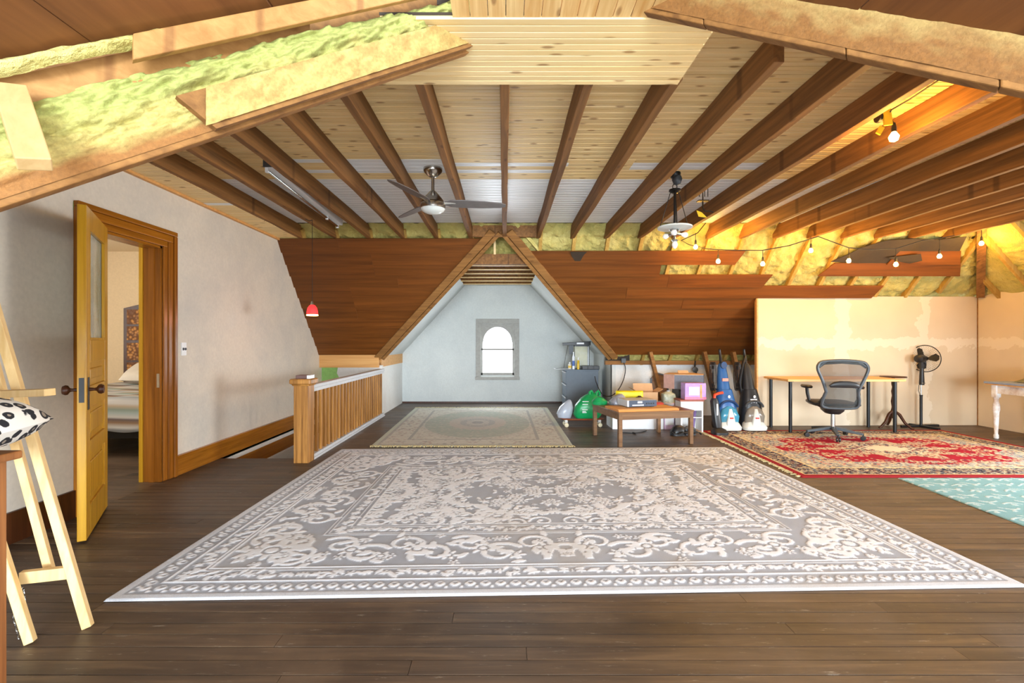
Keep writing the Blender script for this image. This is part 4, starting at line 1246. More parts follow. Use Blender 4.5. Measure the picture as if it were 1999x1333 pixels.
# ---- bed in the next room
M['quilt'] = None
t = NT('striped_quilt')
tc = t.n('ShaderNodeTexCoord'); sp = t.n('ShaderNodeSeparateXYZ'); t.l(tc.outputs['Object'], sp.inputs[0])
s_ = t.math('FRACT', t.math('ADD', t.math('ADD', t.math('MULTIPLY', sp.outputs['Y'], 1.8), t.math('MULTIPLY', sp.outputs['Z'], 2.6)), t.math('MULTIPLY', sp.outputs['X'], .08)))
t.col(t.ramp(s_, [(0.0, lin((196, 198, 200))), (.12, lin((150, 156, 162))), (.2, lin((204, 204, 202))), (.34, lin((140, 112, 84))), (.44, lin((104, 92, 94))), (.5, lin((200, 200, 198))), (.62, lin((168, 184, 184))), (.72, lin((140, 156, 146))), (.82, lin((186, 170, 148))), (.9, lin((204, 204, 204)))]))
t.set(Roughness=.9); M['quilt'] = t.m
bed = thing('bed', 'bed with woven headboard seen through the open doorway', 'bed', (-4.6, 5.1, 0))
b0 = (-4.6, 5.1, 0)
def bp(m, n_, mat, **k): return rel(m, b0).build(n_, mat, bed, **k)
for x in (-5.4, -3.82):
    for y in (5.15, 6.8):
        bp(MB().bar((x, y, 0), (x, y, .22), .05, .05, (0, 1, 0)), 'leg', 'dark_grey')
bp(B((-5.45, 5.1, .2), (-3.77, 6.95, .28)), 'bed_frame', 'black_metal')
bp(B((-5.45, 5.12, .28), (-3.77, 6.95, .60)), 'mattress', 'white_paint', bevel=.04)
# headboard: arched frame with woven panels
M['wicker'] = None
t = NT('woven_rattan'); v = t.coords((1, 1, 1), island=False)
vo = t.n('ShaderNodeTexVoronoi'); vo.inputs['Scale'].default_value = 22; t.l(v, vo.inputs['Vector'])
t.col(t.ramp(vo.outputs['Distance'], [(.1, lin((210, 150, 80))), (.6, lin((110, 66, 26)))])); t.bump(vo.outputs['Distance'], .8, .02); t.set(Roughness=.6); M['wicker'] = t.m
hb = [(-5.5, .2)] + [(-5.5 + 1.78 * i / 12, 1.70 + .14 * math.sin(PI * i / 12)) for i in range(13)] + [(-3.72, .2)]
head = bp(MB().prism([(x, 6.98, z) for x, z in hb], (0, .05, 0)), 'headboard', 'dark_wood')
for z0, z1 in ((.70, .92), (.95, 1.20), (1.24, 1.44), (1.47, 1.68)):
    bp(B((-5.44, 6.962, z0), (-3.78, 6.985, z1)), 'woven_panel', 'wicker')
def quilt(U, V):
    # over the mattress and hanging down the foot and right side
    x = -5.50 + U * 1.98; yv = 4.86 + V * 2.0
    over_x = np.clip(x - (-3.74), 0, 1); over_y = np.clip(5.08 - yv, 0, 1)
    X = np.minimum(x, -3.74 + over_x * .25); Y = np.maximum(yv, 5.08 - over_y * .2)
    Z = .625 - over_x * 1.5 - over_y * 1.55 + .012 * np.sin(U * 22) * np.cos(V * 18)
    Z = np.maximum(Z, .20 + .06 * np.sin(U * 9) + .0 * V)
    return X, Y, Z
q = grid('quilt', lambda U, V: tuple(a - b for a, b in zip(quilt(U, V), (-4.6, 5.1, .6))), 60, 60, 'quilt')
q.location = (-4.6, 5.1, .6); m_ = q.modifiers.new('thick', 'SOLIDIFY'); m_.thickness = .012; m_.offset = 1
tag(q, 'pale striped patchwork quilt hanging over the end of the bed', 'quilt')
def pillow(name, loc, a, b, h, mat, rz=0, rx=0):
    def fn(U, V):
        u, v_ = U * 2 - 1, V * 2 - 1
        return u * a * (1 - .06 * v_ ** 2), v_ * b * (1 - .06 * u ** 2), h * (np.clip(1 - u ** 4, 0, 1) * np.clip(1 - v_ ** 4, 0, 1)) ** .55
    U, V = np.meshgrid(np.linspace(0, 1, 25), np.linspace(0, 1, 25)); 
    top_ = np.stack(fn(U, V), -1).reshape(-1, 3); bot = top_.copy(); bot[:, 2] *= -1
    m = MB(); n_ = 25
    fs = [(j * n_ + i, j * n_ + i + 1, (j + 1) * n_ + i + 1, (j + 1) * n_ + i) for j in range(n_ - 1) for i in range(n_ - 1)]
    m.add([tuple(p) for p in top_], fs); m.add([tuple(p) for p in bot], [f[::-1] for f in fs])
    o = m.build(name, mat, None, smooth=True); o.location = loc; o.rotation_euler = (rx, 0, rz); return o
M['cream_cloth'] = plain('cream_cloth', (214, 208, 196), .9, var=.04)
o = pillow('pillow', (-4.70, 6.62, .815), .46, .24, .085, 'cream_cloth', 0, .5)
tag(o, 'plump cream pillow leaning on the woven headboard', 'pillow')

# ---- easel, worn table and leopard cushion at the left edge
ez = thing('artist_easel', 'light pine artist easel leaning beside the open door', 'easel', (-1.84, 2.0, 0))
e0 = (-1.84, 2.0, 0)
def ep(m, n_, mat='raw', **k): return rel(m, e0).build(n_, mat, ez, **k)
A0 = Vector((fl(172, 1224)[0], fl(172, 1224)[1], 0)); B0 = Vector((fl(60, 1254)[0], fl(60, 1254)[1], 0))
lean = Vector((-.40, .06, 1.15))
ep(MB().bar(A0 + Vector((0, 0, .0)), A0 + lean * 1.25, .042, .034, (1, .5, .3)), 'leg', bevel=.003)
ep(MB().bar(B0, B0 + lean * 1.25 + Vector((0, -.04, 0)), .040, .032, (1, .5, .3)), 'leg', bevel=.003)
pa, pb = A0 + lean * .20 + Vector((.0, .0, 0)), B0 + lean * .20 + Vector((-.02, 0, 0))
ep(MB().bar(pa + Vector((.0, -.0, 0)), Vector((-2.03, 2.03, pa.z)), .03, .05), 'crossbar', bevel=.002)
mid = at(92, 1120, 2.10)
ep(MB().bar(mid + Vector((-.0, .02, -.02)), mid + lean * 1.0 + Vector((0, .04, 0)), .036, .03, (1, .5, .3)), 'mast', bevel=.002)
tr = at(98, 766, 2.02)
ep(MB().bar(tr, tr + Vector((-.5, .03, -.02)), .05, .03), 'canvas_tray', bevel=.003)
# hanging chains
for (xa, ya, xb, yb, d_) in ((44, 1152, 48, 1185, 2.0), (28, 1205, 38, 1243, 1.95)):
    p, q2 = at(xa, ya, d_), at(xb, yb, d_)
    for i in range(6):
        c = p.lerp(q2, i / 5)
        ax = Vector((.006, 0, 0)) if i % 2 else Vector((0, .006, 0))
        ep(MB().tube([c + ax * math.cos(a) + Vector((0, 0, .010)) * math.sin(a) for a in np.linspace(0, 2 * PI, 9)[:-1]], .0018, 5, True), 'chain_link', 'chrome')
wt = thing('worn_table', 'tall worn brown wooden table holding the leopard cushion', 'table', (-1.85, 1.42, 0))
w0 = (-1.85, 1.42, 0)
def wpt(m, n_, mat='old_wood', **k): return rel(m, w0).build(n_, mat, wt, **k)
wpt(B((-2.25, 1.02, .835), (-1.592, 1.60, .862)), 'table_top', bevel=.006)
for x in (-2.2, -1.675):
    for y in (1.06, 1.53):
        wpt(MB().box((x, y, 0), (x + .05, y + .05, .835)), 'leg', bevel=.004)
wpt(B((-2.2, 1.53, .74), (-1.63, 1.555, .835)), 'apron'); wpt(B((-1.65, 1.08, .74), (-1.63, 1.55, .835)), 'apron')
t = NT('leopard_cloth'); v = t.coords((1, 1, 1), island=False)
vo = t.n('ShaderNodeTexVoronoi'); vo.inputs['Scale'].default_value = 26; vo.inputs['Randomness'].default_value = .8
nn = t.n('ShaderNodeTexNoise'); nn.inputs['Scale'].default_value = 30; t.l(v, nn.inputs['Vector'])
t.l(v, vo.inputs['Vector'])
dd = t.math('ADD', vo.outputs['Distance'], t.math('MULTIPLY', t.math('SUBTRACT', nn.outputs['Fac'], .5), .35))
t.col(t.ramp(dd, [(.0, lin((150, 138, 124))), (.24, lin((150, 138, 124))), (.27, lin((28, 28, 34))), (.46, lin((28, 28, 34))), (.50, lin((226, 222, 214)))])); t.set(Roughness=.9); M['leopard'] = t.m
o = pillow('cushion', (-1.77, 1.42, .972), .27, .22, .085, 'leopard', .1, 0.12)
o.rotation_euler = (0.05, .10, .1)
tag(o, 'leopard print cushion lying on the worn brown table', 'cushion')

# ---- chest of drawers in the gable
dr = thing('chest_of_drawers', 'slate grey chest of three drawers against the gable side wall', 'dresser', (1.30, 8.6, 0))
d0 = (1.30, 8.6, 0)
M['slate'] = plain('slate_blue_paint', (86, 98, 110), .5, var=.06)
M['slate_lit'] = plain('slate_as_lit', (150, 158, 168), .4, var=.06)  # unused; the slate colour lightened as if lit by the window
def dp(m, n_, mat='slate', parent=None, **k): return rel(m, d0).build(n_, mat, parent or dr, **k)
dp(B((1.075, 8.36, .03), (1.62, 8.86, .71)), 'body'); dp(B((1.04, 8.34, .71), (1.63, 8.87, .735)), 'top_panel', bevel=.003)
dp(B((1.09, 8.37, 0), (1.60, 8.85, .03)), 'plinth', 'black_plastic')
for i in range(3):
    z0 = .05 + i * .22
    f_ = dp(B((1.055, 8.365, z0), (1.078, 8.855, z0 + .21)), 'drawer', 'slate', bevel=.002)
    dp(B((1.045, 8.365, z0 + .185), (1.06, 8.855, z0 + .2)), 'pull_lip', 'pale_grey', f_)  # lip strip paler than the drawer
    f_.children[0].location = (0, 0, 0)
# things on the chest
zt = .735
M['cardtan'] = plain('cardboard', (206, 168, 128), .85, var=.06)
M['tank_print'] = plain('landscape_backing', (200, 190, 130), .6, var=.35, scale=6)
tk = thing('glass_tank', 'dark framed glass tank with pale backing on the grey chest', 'tank', (1.37, 8.66, zt))
B((-.13, .09, .0), (.13, .10, .40)).build('backing', 'tank_print', tk)
for x in (-.135, .125):
    for y in (-.1, .09): B((x, y, 0), (x + .01, y + .01, .41)).build('frame_post', 'black_metal', tk)
B((-.135, -.1, .40), (.135, .10, .415)).build('lid', 'black_metal', tk)
B((-.135, -.1, .0), (.135, .10, .012)).build('base', 'black_metal', tk)
B((-.13, -.098, .012), (.13, -.095, .40)).build('front_pane', 'clear', tk)
lamp = thing('tank_hood', 'black strip hood with white label laid across the glass tank', 'hood', (1.28, 8.62, zt + .416))
MB().prism([(-.25, -.04, 0), (.25, -.04, .0), (.25, -.04, .075), (-.25, -.04, .045)], (0, .09, 0)).build('hood_body', 'black_plastic', lamp, bevel=.004)
B((.0, -.043, .02), (.13, -.039, .05)).build('label_sticker', 'white_plastic', lamp)
B((-.13, -.02, -.16), (-.05, .03, .0)).build('filter_box', 'dark_grey', lamp)
MB().tube([(-.15, 0, 0), (-.19, .02, -.2), (-.22, .03, -.40)], .004, 6).build('wire', 'cord', lamp)
o = thing('thin_tray', 'thin grey metal sheet overhanging the front of the grey chest', 'tray', (1.02, 8.56, zt))
B((-.14, -.1, 0), (.16, .12, .006)).build('sheet', 'pale_grey', o); B((-.14, -.1, .006), (-.13, .12, .014)).build('rim', 'pale_grey', o)
for nm, lab, x, y, r_, h_, c_ in (('spray_can', 'tall white spray can with blue band on the grey chest', 1.205, 8.46, .022, .30, (226, 230, 236)),
                           ('glue_tube', 'yellow sealant tube standing upright on the grey chest', 1.285, 8.44, .022, .20, (222, 180, 40)),
                           ('paint_bottle', 'short white bottle with yellow label on the grey chest', 1.15, 8.52, .03, .12, (214, 206, 190))):
    o = thing(nm, lab, 'can' if 'can' in nm else 'bottle', (x, y, zt))
    mm = plain(nm + '_body', c_, .35)
    MB().lathe([(r_, 0), (r_, h_ * .72), (r_ * .6, h_ * .78), (r_ * .6, h_ * .80)], n=16).build('body', mm, o, smooth=True)
    MB().lathe([(r_ * .55, h_ * .79), (r_ * .5, h_), (r_ * .2, h_ + .004)], n=14).build('cap', 'white_plastic', o, smooth=True)
    MB().lathe([(r_ + .001, h_ * .2), (r_ + .001, h_ * .5)], n=16).build('label_band', plain(nm + '_band', (60, 96, 170) if 'can' in nm else (230, 190, 60), .4), o, smooth=True)
o = thing('tool_tray', 'low black compartment tray on the right of the grey chest', 'tray', (1.49, 8.45, zt))
B((-.15, -.08, 0), (.15, .10, .006)).build('tray_base', 'black_plastic', o)
for a, b in (((-.15, -.08), (.15, -.074)), ((-.15, .094), (.15, .10)), ((-.15, -.08), (-.144, .10)), ((.144, -.08), (.15, .10)), ((-.05, -.08), (-.044, .10)), ((.05, -.08), (.056, .10))):
    B((a[0], a[1], 0), (b[0], b[1], .06)).build('tray_wall', 'black_plastic', o)

# ---- bags by the chest
def bag(name, lab, loc, secs, mat, cat='bag', seed=1, amp=.02, rz=0):
    o = thing(name, lab, cat, loc, rz)
    m = MB().loft(secs, 28, .75)
    for i, (x, y, z) in enumerate(m.v):
        nv = mnoise.noise(Vector((x * 9 + seed, y * 9, z * 9))) + .5 * mnoise.noise(Vector((x * 22, y * 22 + seed, z * 22)))
        m.v[i] = (x + nv * amp * .8, y + nv * amp, max(z + nv * amp * .5, 0.002) if z > .01 else z)
    ob = m.build('bag_body', mat, o, smooth=True)
    return o
M['green_bag'] = plain('green_plastic', (18, 150, 84), .35, var=.15)
M['clear_bag'] = glass('translucent_plastic', (196, 206, 222), .2, .6)
bx_, by_ = fl(1150, 832)
sk = thing('skateboard', 'brown deck skateboard under the green plastic bag', 'skateboard', (1.12, by_ + .0, 0), .03)
m = MB().loft([(.10, 0, 0, .30, .10), (.112, 0, 0, .32, .105), (.12, 0, 0, .32, .105)], 24, .7); m.build('deck', plain('brown_lacquer', (120, 56, 24), .35), sk, smooth=True)
for x in (-.24, .24):
    B((x - .02, -.06, .055), (x + .02, .06, .10)).build('truck', 'nickel', sk)
    for y in (-.085, .085):
        MB().lathe([(.02, -.018), (.03, -.014), (.03, .014), (.02, .018)], (x, y, .03), 14, 'Y').build('wheel', plain('cream_wheel', (206, 194, 160), .5), sk, smooth=True)
    MB().tube([(x, -.09, .03), (x, .09, .03)], .006, 6).build('axle', 'nickel', sk)
g = bag('plastic_bag', 'bulging green plastic shopping bag with white print on the skateboard', (1.20, by_ + .01, .121), [(0, 0, 0, .17, .09), (.06, 0, 0, .20, .13), (.18, .01, 0, .19, .14), (.27, .04, 0, .15, .11), (.33, .06, 0, .09, .06), (.36, .07, 0, .03, .02)], 'green_bag', seed=3)
for hx2 in (.0, .10):
    MB().tube([(.02 + hx2, -.03, .33), (.02 + hx2, -.04, .37), (.05 + hx2, -.03, .39), (.07 + hx2, -.01, .36), (.07 + hx2, .0, .32)], [.02, .016, .014, .016, .02], 8).build('bag_handle', 'green_bag', g, smooth=True)
for z0, w_ in ((.245, .09), (.205, .08), (.13, .075), (.09, .06), (.105, .05)):
    B((-.10, -.155, z0), (-.10 + w_, -.148, z0 + .009)).build('print_line', 'white_plastic', g)
bag('clear_bag', 'crumpled translucent plastic bag slumped beside the green bag', (.865, by_ + .03, .121), [(0, 0, 0, .09, .08), (.06, 0, 0, .11, .10), (.15, .03, 0, .10, .09), (.22, .06, 0, .05, .05), (.25, .07, 0, .02, .02)], 'clear_bag', seed=8)

# ---- coffee table and what lies on it
ct = thing('coffee_table', 'low walnut coffee table with a pale top and square legs', 'table', (1.70, 6.04, 0), math.radians(12))
TW, TD, THt = .97, .80, .405
for sx in (-1, 1):
    for sy in (-1, 1):
        MB().bar((sx * (TW / 2 - .03), sy * (TD / 2 - .03), 0), (sx * (TW / 2 - .03), sy * (TD / 2 - .03), THt - .02), .045, .045, (0, 1, 0)).build('leg', 'table', ct, bevel=.003)
for sy in (-1, 1): B((-TW / 2 + .03, sy * (TD / 2 - .02) - .01, THt - .09), (TW / 2 - .03, sy * (TD / 2 - .02) + .01, THt - .02)).build('apron', 'table', ct)
for sx in (-1, 1): B((sx * (TW / 2 - .02) - .01, -TD / 2 + .03, THt - .09), (sx * (TW / 2 - .02) + .01, TD / 2 - .03, THt - .02)).build('apron', 'table', ct)
B((-TW / 2, -TD / 2, THt - .02), (TW / 2, TD / 2, THt)).build('table_top', 'table', ct, bevel=.004)
def ont(x, y):   # point on the table top in world space
    a = math.radians(12); return (1.70 + x * math.cos(a) - y * math.sin(a), 6.04 + x * math.sin(a) + y * math.cos(a))
def tbl(name, lab, cat, x, y, z=THt, rz=0): p = ont(x, y); return thing(name, lab, cat, (p[0], p[1], z), math.radians(12) + rz)
o = tbl('wooden_board', 'orange wooden drawing board lying flat on the coffee table', 'board', -.09, -.20)
B((-.385, -.18, 0), (.385, .20, .022)).build('board_core', 'orange_wood', o); B((-.385, -.16, .022), (.385, .20, .026)).build('pale_face', 'lightwood', o)
vc = tbl('video_player', 'dark slate front video player box on the drawing board', 'player', -.10, -.12, THt + .026)
B((-.19, -.1, .008), (.19, .17, .085)).build('case', 'pale_grey', vc, bevel=.004); B((-.165, -.108, .01), (.19, -.1, .083)).build('front_panel', plain('slate_panel', (60, 70, 88), .35), vc)
B((-.13, -.111, .02), (.02, -.107, .034)).build('tape_slot', 'pale_grey', vc); B((-.06, -.111, .05), (.0, -.107, .072)).build('display', 'white_plastic', vc)
for i in range(4): MB().lathe([(.008, 0), (.008, .006)], (.06 + i * .03, -.113, .045), 10, 'Y').build('button', 'black_plastic', vc)
for sx in (-.15, .15): B((sx - .02, -.08, 0), (sx + .02, -.04, .008)).build('foot', 'black_plastic', vc)
o = tbl('red_pouch', 'small red zipped pouch on the right of the coffee table', 'pouch', .22, -.02, THt + .026)
MB().loft([(0, 0, 0, .07, .04), (.015, 0, 0, .08, .045), (.03, 0, 0, .05, .02)], 18, .7).build('pouch_body', plain('red_cloth', (164, 56, 44), .8), o, smooth=True)
B((-.07, -.006, .027), (.05, .006, .033)).build('zip', 'dark_grey', o)
o = tbl('plastic_packet', 'clear crumpled plastic packet by the red pouch', 'packet', .43, .10, THt)
MB().loft([(0, 0, 0, .05, .10), (.012, 0, 0, .055, .11), (.024, 0, 0, .04, .07), (.03, 0, 0, .02, .02)], 18, .8).build('film', 'clear_bag', o, smooth=True)
# bundle behind the player: grey and green bag, yellow bag, brown jar lid
bag('grey_bag', 'small grey and silver plastic bag behind the video player', ont(-.22, .19) + (THt,), [(0, 0, 0, .10, .09), (.05, 0, 0, .11, .1), (.11, .02, 0, .07, .06), (.14, .03, 0, .02, .02)], plain('silver_plastic', (150, 152, 162), .3), seed=11)
bag('green_pouch', 'small green plastic bag at the back corner of the coffee table', ont(-.41, .33) + (THt,), [(0, 0, 0, .09, .08), (.04, 0, 0, .10, .08), (.08, .0, 0, .06, .05), (.10, .0, 0, .02, .02)], 'green_bag', seed=14)
o = bag('yellow_bag', 'bright yellow shopping bag standing behind the video player', ont(.0, .31) + (THt,), [(0, 0, 0, .17, .05), (.08, 0, 0, .18, .055), (.155, 0, 0, .18, .05), (.17, 0, 0, .175, .02)], plain('yellow_plastic', (226, 210, 20), .45), seed=17, amp=.008)
o = tbl('brown_bowl', 'dark brown upturned bowl in front of the yellow bag', 'bowl', .07, .165, THt)
MB().lathe([(.07, 0), (.072, .03), (.066, .07), (.045, .10), (.015, .112), (.0, .113)], n=22).build('bowl_shell', plain('brown_glaze', (66, 30, 20), .25), o, smooth=True)
MB().lathe([(.02, .111), (.02, .118), (.015, .119)], n=14).build('foot_ring', 'dark_wood', o, smooth=True)

# ---- boxes behind the coffee table
def carton(name, lab, x0, x1, y0, y1, z0, z1, mat, cat='box'):
    o = thing(name, lab, cat, ((x0 + x1) / 2, (y0 + y1) / 2, z0))
    hx_, hy_, h_ = (x1 - x0) / 2, (y1 - y0) / 2, z1 - z0
    B((-hx_, -hy_, 0), (hx_, hy_, h_)).build('box_body', mat, o, bevel=.003)
    return o, hx_, hy_, h_
ac, hx_, hy_, h_ = carton('white_crate', 'long white box on the floor behind the coffee table', 1.50, 2.21, 6.72, 7.12, 0, .335, 'white_plastic')
MB().lathe([(.035, -hy_ - .004), (.035, -hy_ + .002)], (-hx_ + .1, 0, .12), 18, 'Y').build('round_mark', 'slate', ac)
B((-hx_ - .002, -hy_, .32), (hx_ + .002, hy_, .337)).build('lid_edge', 'pale_grey', ac)
cb_ = thing('cardboard_box', 'open tan cardboard box standing on the white crate', 'box', (2.02, 6.92, .337))
M['box_in'] = plain('cardboard_inside', (186, 148, 108), .9)
for a, b in (((-.14, -.12), (.14, -.116)), ((-.14, .116), (.14, .12)), ((-.14, -.12), (-.136, .12)), ((.136, -.12), (.14, .12))):
    B((a[0], a[1], 0), (b[0], b[1], .17)).build('side', 'cardtan', cb_)
B((-.14, -.12, 0), (.14, .12, .004)).build('bottom', 'cardtan', cb_)
MB().prism([(-.14, .12, .17), (.14, .12, .17), (.14, .17, .27), (-.14, .17, .27)], (0, .004, 0)).build('flap', 'cardtan', cb_)
MB().prism([(-.14, -.12, .17), (-.14, .12, .17), (-.22, .12, .22), (-.22, -.12, .22)], (0, 0, .004)).build('flap', 'cardtan', cb_)
MB().prism([(.14, -.12, .17), (.14, .12, .17), (.21, .12, .21), (.21, -.12, .21)], (0, 0, .004)).build('flap', 'cardtan', cb_)
pk, hx_, hy_, h_ = carton('pink_carton', 'white and pink printed carton standing beside the white crate', 2.22, 2.42, 6.72, 7.0, 0, .36, plain('pink_print', (214, 186, 214), .5))
B((-hx_ + .012, -hy_ - .003, .06), (.03, -hy_ - .0, .26)).build('white_panel', 'white_plastic', pk); B((.05, -hy_ - .003, .04), (hx_ - .01, -hy_, .32)).build('orange_panel', plain('orange_print', (206, 120, 70), .5), pk)
B((-hx_ + .025, -hy_ - .005, .17), (.01, -hy_ - .003, .185)).build('print_line', 'slate', pk)
bg_ = thing('clear_sack', 'greenish see-through sack of bottles on the pink carton', 'sack', (2.315, 6.84, .36))
m = MB().loft([(0, 0, 0, .085, .08), (.07, 0, 0, .09, .085), (.12, 0, 0, .09, .07), (.155, 0, 0, .03, .02)], 28, .55)
m.v = [(a + .012 * mnoise.noise(Vector((a * 30, b * 30, c * 30))), b + .012 * mnoise.noise(Vector((b * 30, c * 30, a * 30))), c) for a, b, c in m.v]
m.build('sack_film', plain('green_white_film', (178, 186, 168), .35, var=.3, scale=30), bg_, smooth=True)
B((-.02, -.02, .15), (.02, .02, .17)).build('knot', 'clear_bag', bg_)
bs = thing('black_speaker', 'tall black speaker tower beside the pink carton', 'speaker', (2.54, 6.92, 0))
B((-.095, -.12, .02), (.095, .14, .54)).build('cabinet', 'black_plastic', bs, bevel=.004); B((-.08, -.126, .05), (.08, -.12, .52)).build('grille', 'dark_grey', bs); B((-.11, -.14, 0), (.11, .15, .02)).build('plinth', 'black_plastic', bs)
# hexagonal grey trunk on top
M['trunk_grey'] = plain('trunk_grey_side', (96, 98, 108), .6, var=.1, scale=40, bump=.3); M['pinkish'] = plain('pinkish_board', (206, 164, 150), .7)
tr_ = thing('hexagonal_box', 'grey six-sided box with tan lid resting on the black speaker', 'box', (2.62, 7.12, .541))
hexp = [(-.28, -.02), (-.19, -.20), (.20, -.27), (.28, -.10), (.20, .20), (-.16, .18)]
MB().prism([(x, y, 0) for x, y in hexp], (0, 0, .20)).build('box_body', 'trunk_grey', tr_)
MB().prism([(x * .98, y * .98, .20) for x, y in hexp], (0, 0, .008)).build('lid', 'cardtan', tr_)
MB().prism([(-.282, -.022, .0), (-.193, -.204, 0), (-.193, -.204, .2), (-.282, -.022, .2)], (-.004, -.003, 0)).build('pink_face', 'pinkish', tr_)
MB().prism([(-.05, .02, .21), (.10, .02, .21), (.10, .06, .25), (-.05, .06, .25)], (0, .01, 0)).build('loose_sheet', 'cardtan', tr_)
pb_, hx_, hy_, h_ = carton('purple_toy_box', 'purple and pink toy box with clear window stacked on the white doll house', 2.42, 2.70, 6.48, 6.64, .441, .66, plain('purple_print', (176, 140, 206), .45))
B((-hx_ + .05, -hy_ - .003, .06), (.05, -hy_, .17)).build('window_panel', 'white_plastic', pb_); B((.06, -hy_ - .003, .02), (.085, -hy_, .20)).build('stripe', 'lightwood', pb_)
B((-hx_ - .003, -hy_ - .002, 0), (hx_ + .003, -hy_ + .01, .035)).build('pink_band', plain('pink_band', (220, 120, 150), .5), pb_)
hs = thing('doll_house', 'small white open front toy house under the purple box', 'toy house', (2.50, 6.56, .0))
for a, b in (((-.15, -.11), (-.13, .12)), ((.13, -.11), (.15, .12))): B((a[0], a[1], .0), (b[0], b[1], .42)).build('side_wall', 'white_paint', hs)
B((-.15, .10, 0), (.15, .12, .42)).build('back_wall', 'white_paint', hs); B((-.16, -.12, .42), (.16, .12, .44)).build('roof_board', plain('terracotta', (150, 84, 66), .6), hs)
B((-.13, -.11, .20), (.13, .1, .21)).build('floor_board', 'white_paint', hs); B((-.13, -.11, .0), (.13, .1, .02)).build('floor_board', 'cardtan', hs)
B((-.13, -.112, .30), (.13, -.10, .42)).build('front_band', 'white_paint', hs); B((-.13, -.112, .2), (-.05, -.10, .3)).build('front_band', 'white_paint', hs)
MB().bar((.02, -.08, .02), (.07, -.04, .30), .02, .04).build('leaning_slat', plain('mauve', (120, 100, 150), .5), hs)
# pile of black straps and camera gear in front
def clump(name, lab, cat, loc, parts, mat): 
    o = thing(name, lab, cat, loc)
    for nm, m, mm in parts: m.build(nm, mm or mat, o, smooth=True)
    return o
cl = thing('black_gear', 'small heap of black camera gear and straps on the floor by the doll house', 'gear', (2.26, 6.30, 0.0))
rg = random.Random(33)
MB().loft([(0, 0, 0, .10, .07), (.05, 0, 0, .10, .07), (.11, .01, 0, .07, .05), (.13, .01, 0, .03, .03)], 18, .8).build('pouch', 'black_plastic', cl, smooth=True)
MB().lathe([(.035, -.09), (.04, -.06), (.04, .0), (.03, .01)], (.16, -.02, .06), 16, 'Y').build('lens', 'black_plastic', cl, smooth=True)
MB().loft([(0, .16, .04, .08, .05), (.08, .16, .04, .08, .05), (.11, .16, .04, .04, .03)], 18, .5).build('camera_body', 'dark_grey', cl)
for i in range(4):
    pts_ = []
    for k in range(14):
        a = k / 13 * 2 * PI + i
        pts_.append((.05 * i + .12 * math.cos(a), -.08 + .05 * math.sin(a), .02 + .04 * abs(math.sin(a * 1.5 + i))))
    MB().tube(pts_, .006, 6).build('strap', 'cord', cl)
# slim black stick vacuum
sv = thing('stick_vacuum', 'slim black upright stick vacuum with red handle beside the toy house', 'vacuum', (2.81, 6.32, .011))
MB().loft([(0, 0, 0, .10, .09), (.03, 0, 0, .10, .09), (.06, 0, .02, .08, .06), (.08, 0, .04, .04, .04)], 20, .6).build('floor_head', 'black_plastic', sv, smooth=True)
MB().loft([(.07, 0, .05, .045, .04), (.15, -.01, .06, .055, .05), (.42, -.03, .09, .05, .045), (.46, -.03, .09, .03, .03)], 20, .7).build('body', 'black_plastic', sv, smooth=True)
B((-.028, .02, .24), (-.010, .035, .39)).build('logo_strip', 'white_plastic', sv)
MB().tube([(-.03, .09, .44), (-.02, .10, .50), (.03, .10, .52), (.09, .10, .53)], .018, 10).build('handle', plain('orange_red', (226, 66, 28), .4), sv, smooth=True)

# picture frame leaning on the brace, wires
pf = thing('leaning_frame', 'grey framed panel leaning against the knee wall behind the boxes', 'frame', (2.55, 7.86, 0))
MB().prism([(-.14, .02, 0), (.14, -.02, 0), (.10, .08, .66), (-.06, .10, .70), (-.14, .10, .62)], (0, .012, 0)).build('panel', 'table', pf)
MB().bar((.15, -.03, 0), (.105, .075, .66), .02, .02).build('frame_rail', 'slate', pf); MB().bar((.105, .075, .66), (-.06, .095, .71), .02, .02).build('frame_rail', 'slate', pf); MB().bar((-.15, .02, 0), (-.14, .09, .62), .02, .02).build('frame_rail', 'slate', pf)
cbl = [at(x, y, d_) for x, y, d_ in ((1217, 706, 7.88), (1221, 720, 7.86), (1217, 742, 7.8), (1205, 764, 7.7), (1190, 774, 7.7), (1175, 769, 7.75), (1165, 750, 7.85), (1161, 735, 7.9))]
el = thing('hanging_cable', 'black electrical cable looping from a box on the knee wall plate', 'cable', cbl[0])
base_ = cbl[0]
# smooth the loop
def smooth_path(pts, n_=6):
    out = []
    P_ = [pts[0]] + list(pts) + [pts[-1]]
    for i in range(1, len(P_) - 2):
        for k in range(n_):
            t_ = k / n_
            a, b, c, d_ = P_[i - 1], P_[i], P_[i + 1], P_[i + 2]
            out.append(.5 * ((2 * b) + (c - a) * t_ + (2 * a - 5 * b + 4 * c - d_) * t_ ** 2 + (3 * b - a - 3 * c + d_) * t_ ** 3))
    return out + [pts[-1]]
MB().tube([p - base_ for p in smooth_path(cbl)], .007, 6).build('cord', 'cord', el, smooth=True)
B((-.035, -.02, -.02), (.035, .03, .05)).build('junction_box', 'dark_grey', el)
q2 = at(1206, 768, 7.68) - base_
MB().lathe([(.02, -.03), (.035, -.02), (.035, .02), (.02, .03)], q2, 14, 'Y').build('plug', 'cord', el, smooth=True)
fc = [Vector((*fl(x, y), .008)) for x, y in ((1206, 847), (1215, 846), (1235, 847), (1252, 845), (1262, 842))]
o = thing('floor_cable', 'thin black cable lying on the floorboards under the coffee table', 'cable', fc[0])
MB().tube([p - fc[0] for p in smooth_path(fc)], .006, 6).build('cord', 'cord', o); MB().tube([fc[2] - fc[0] + Vector((0, 0, .004)), fc[2] - fc[0] + Vector((.03, -.04, .004))], .01, 8).build('plug', 'cord', o)
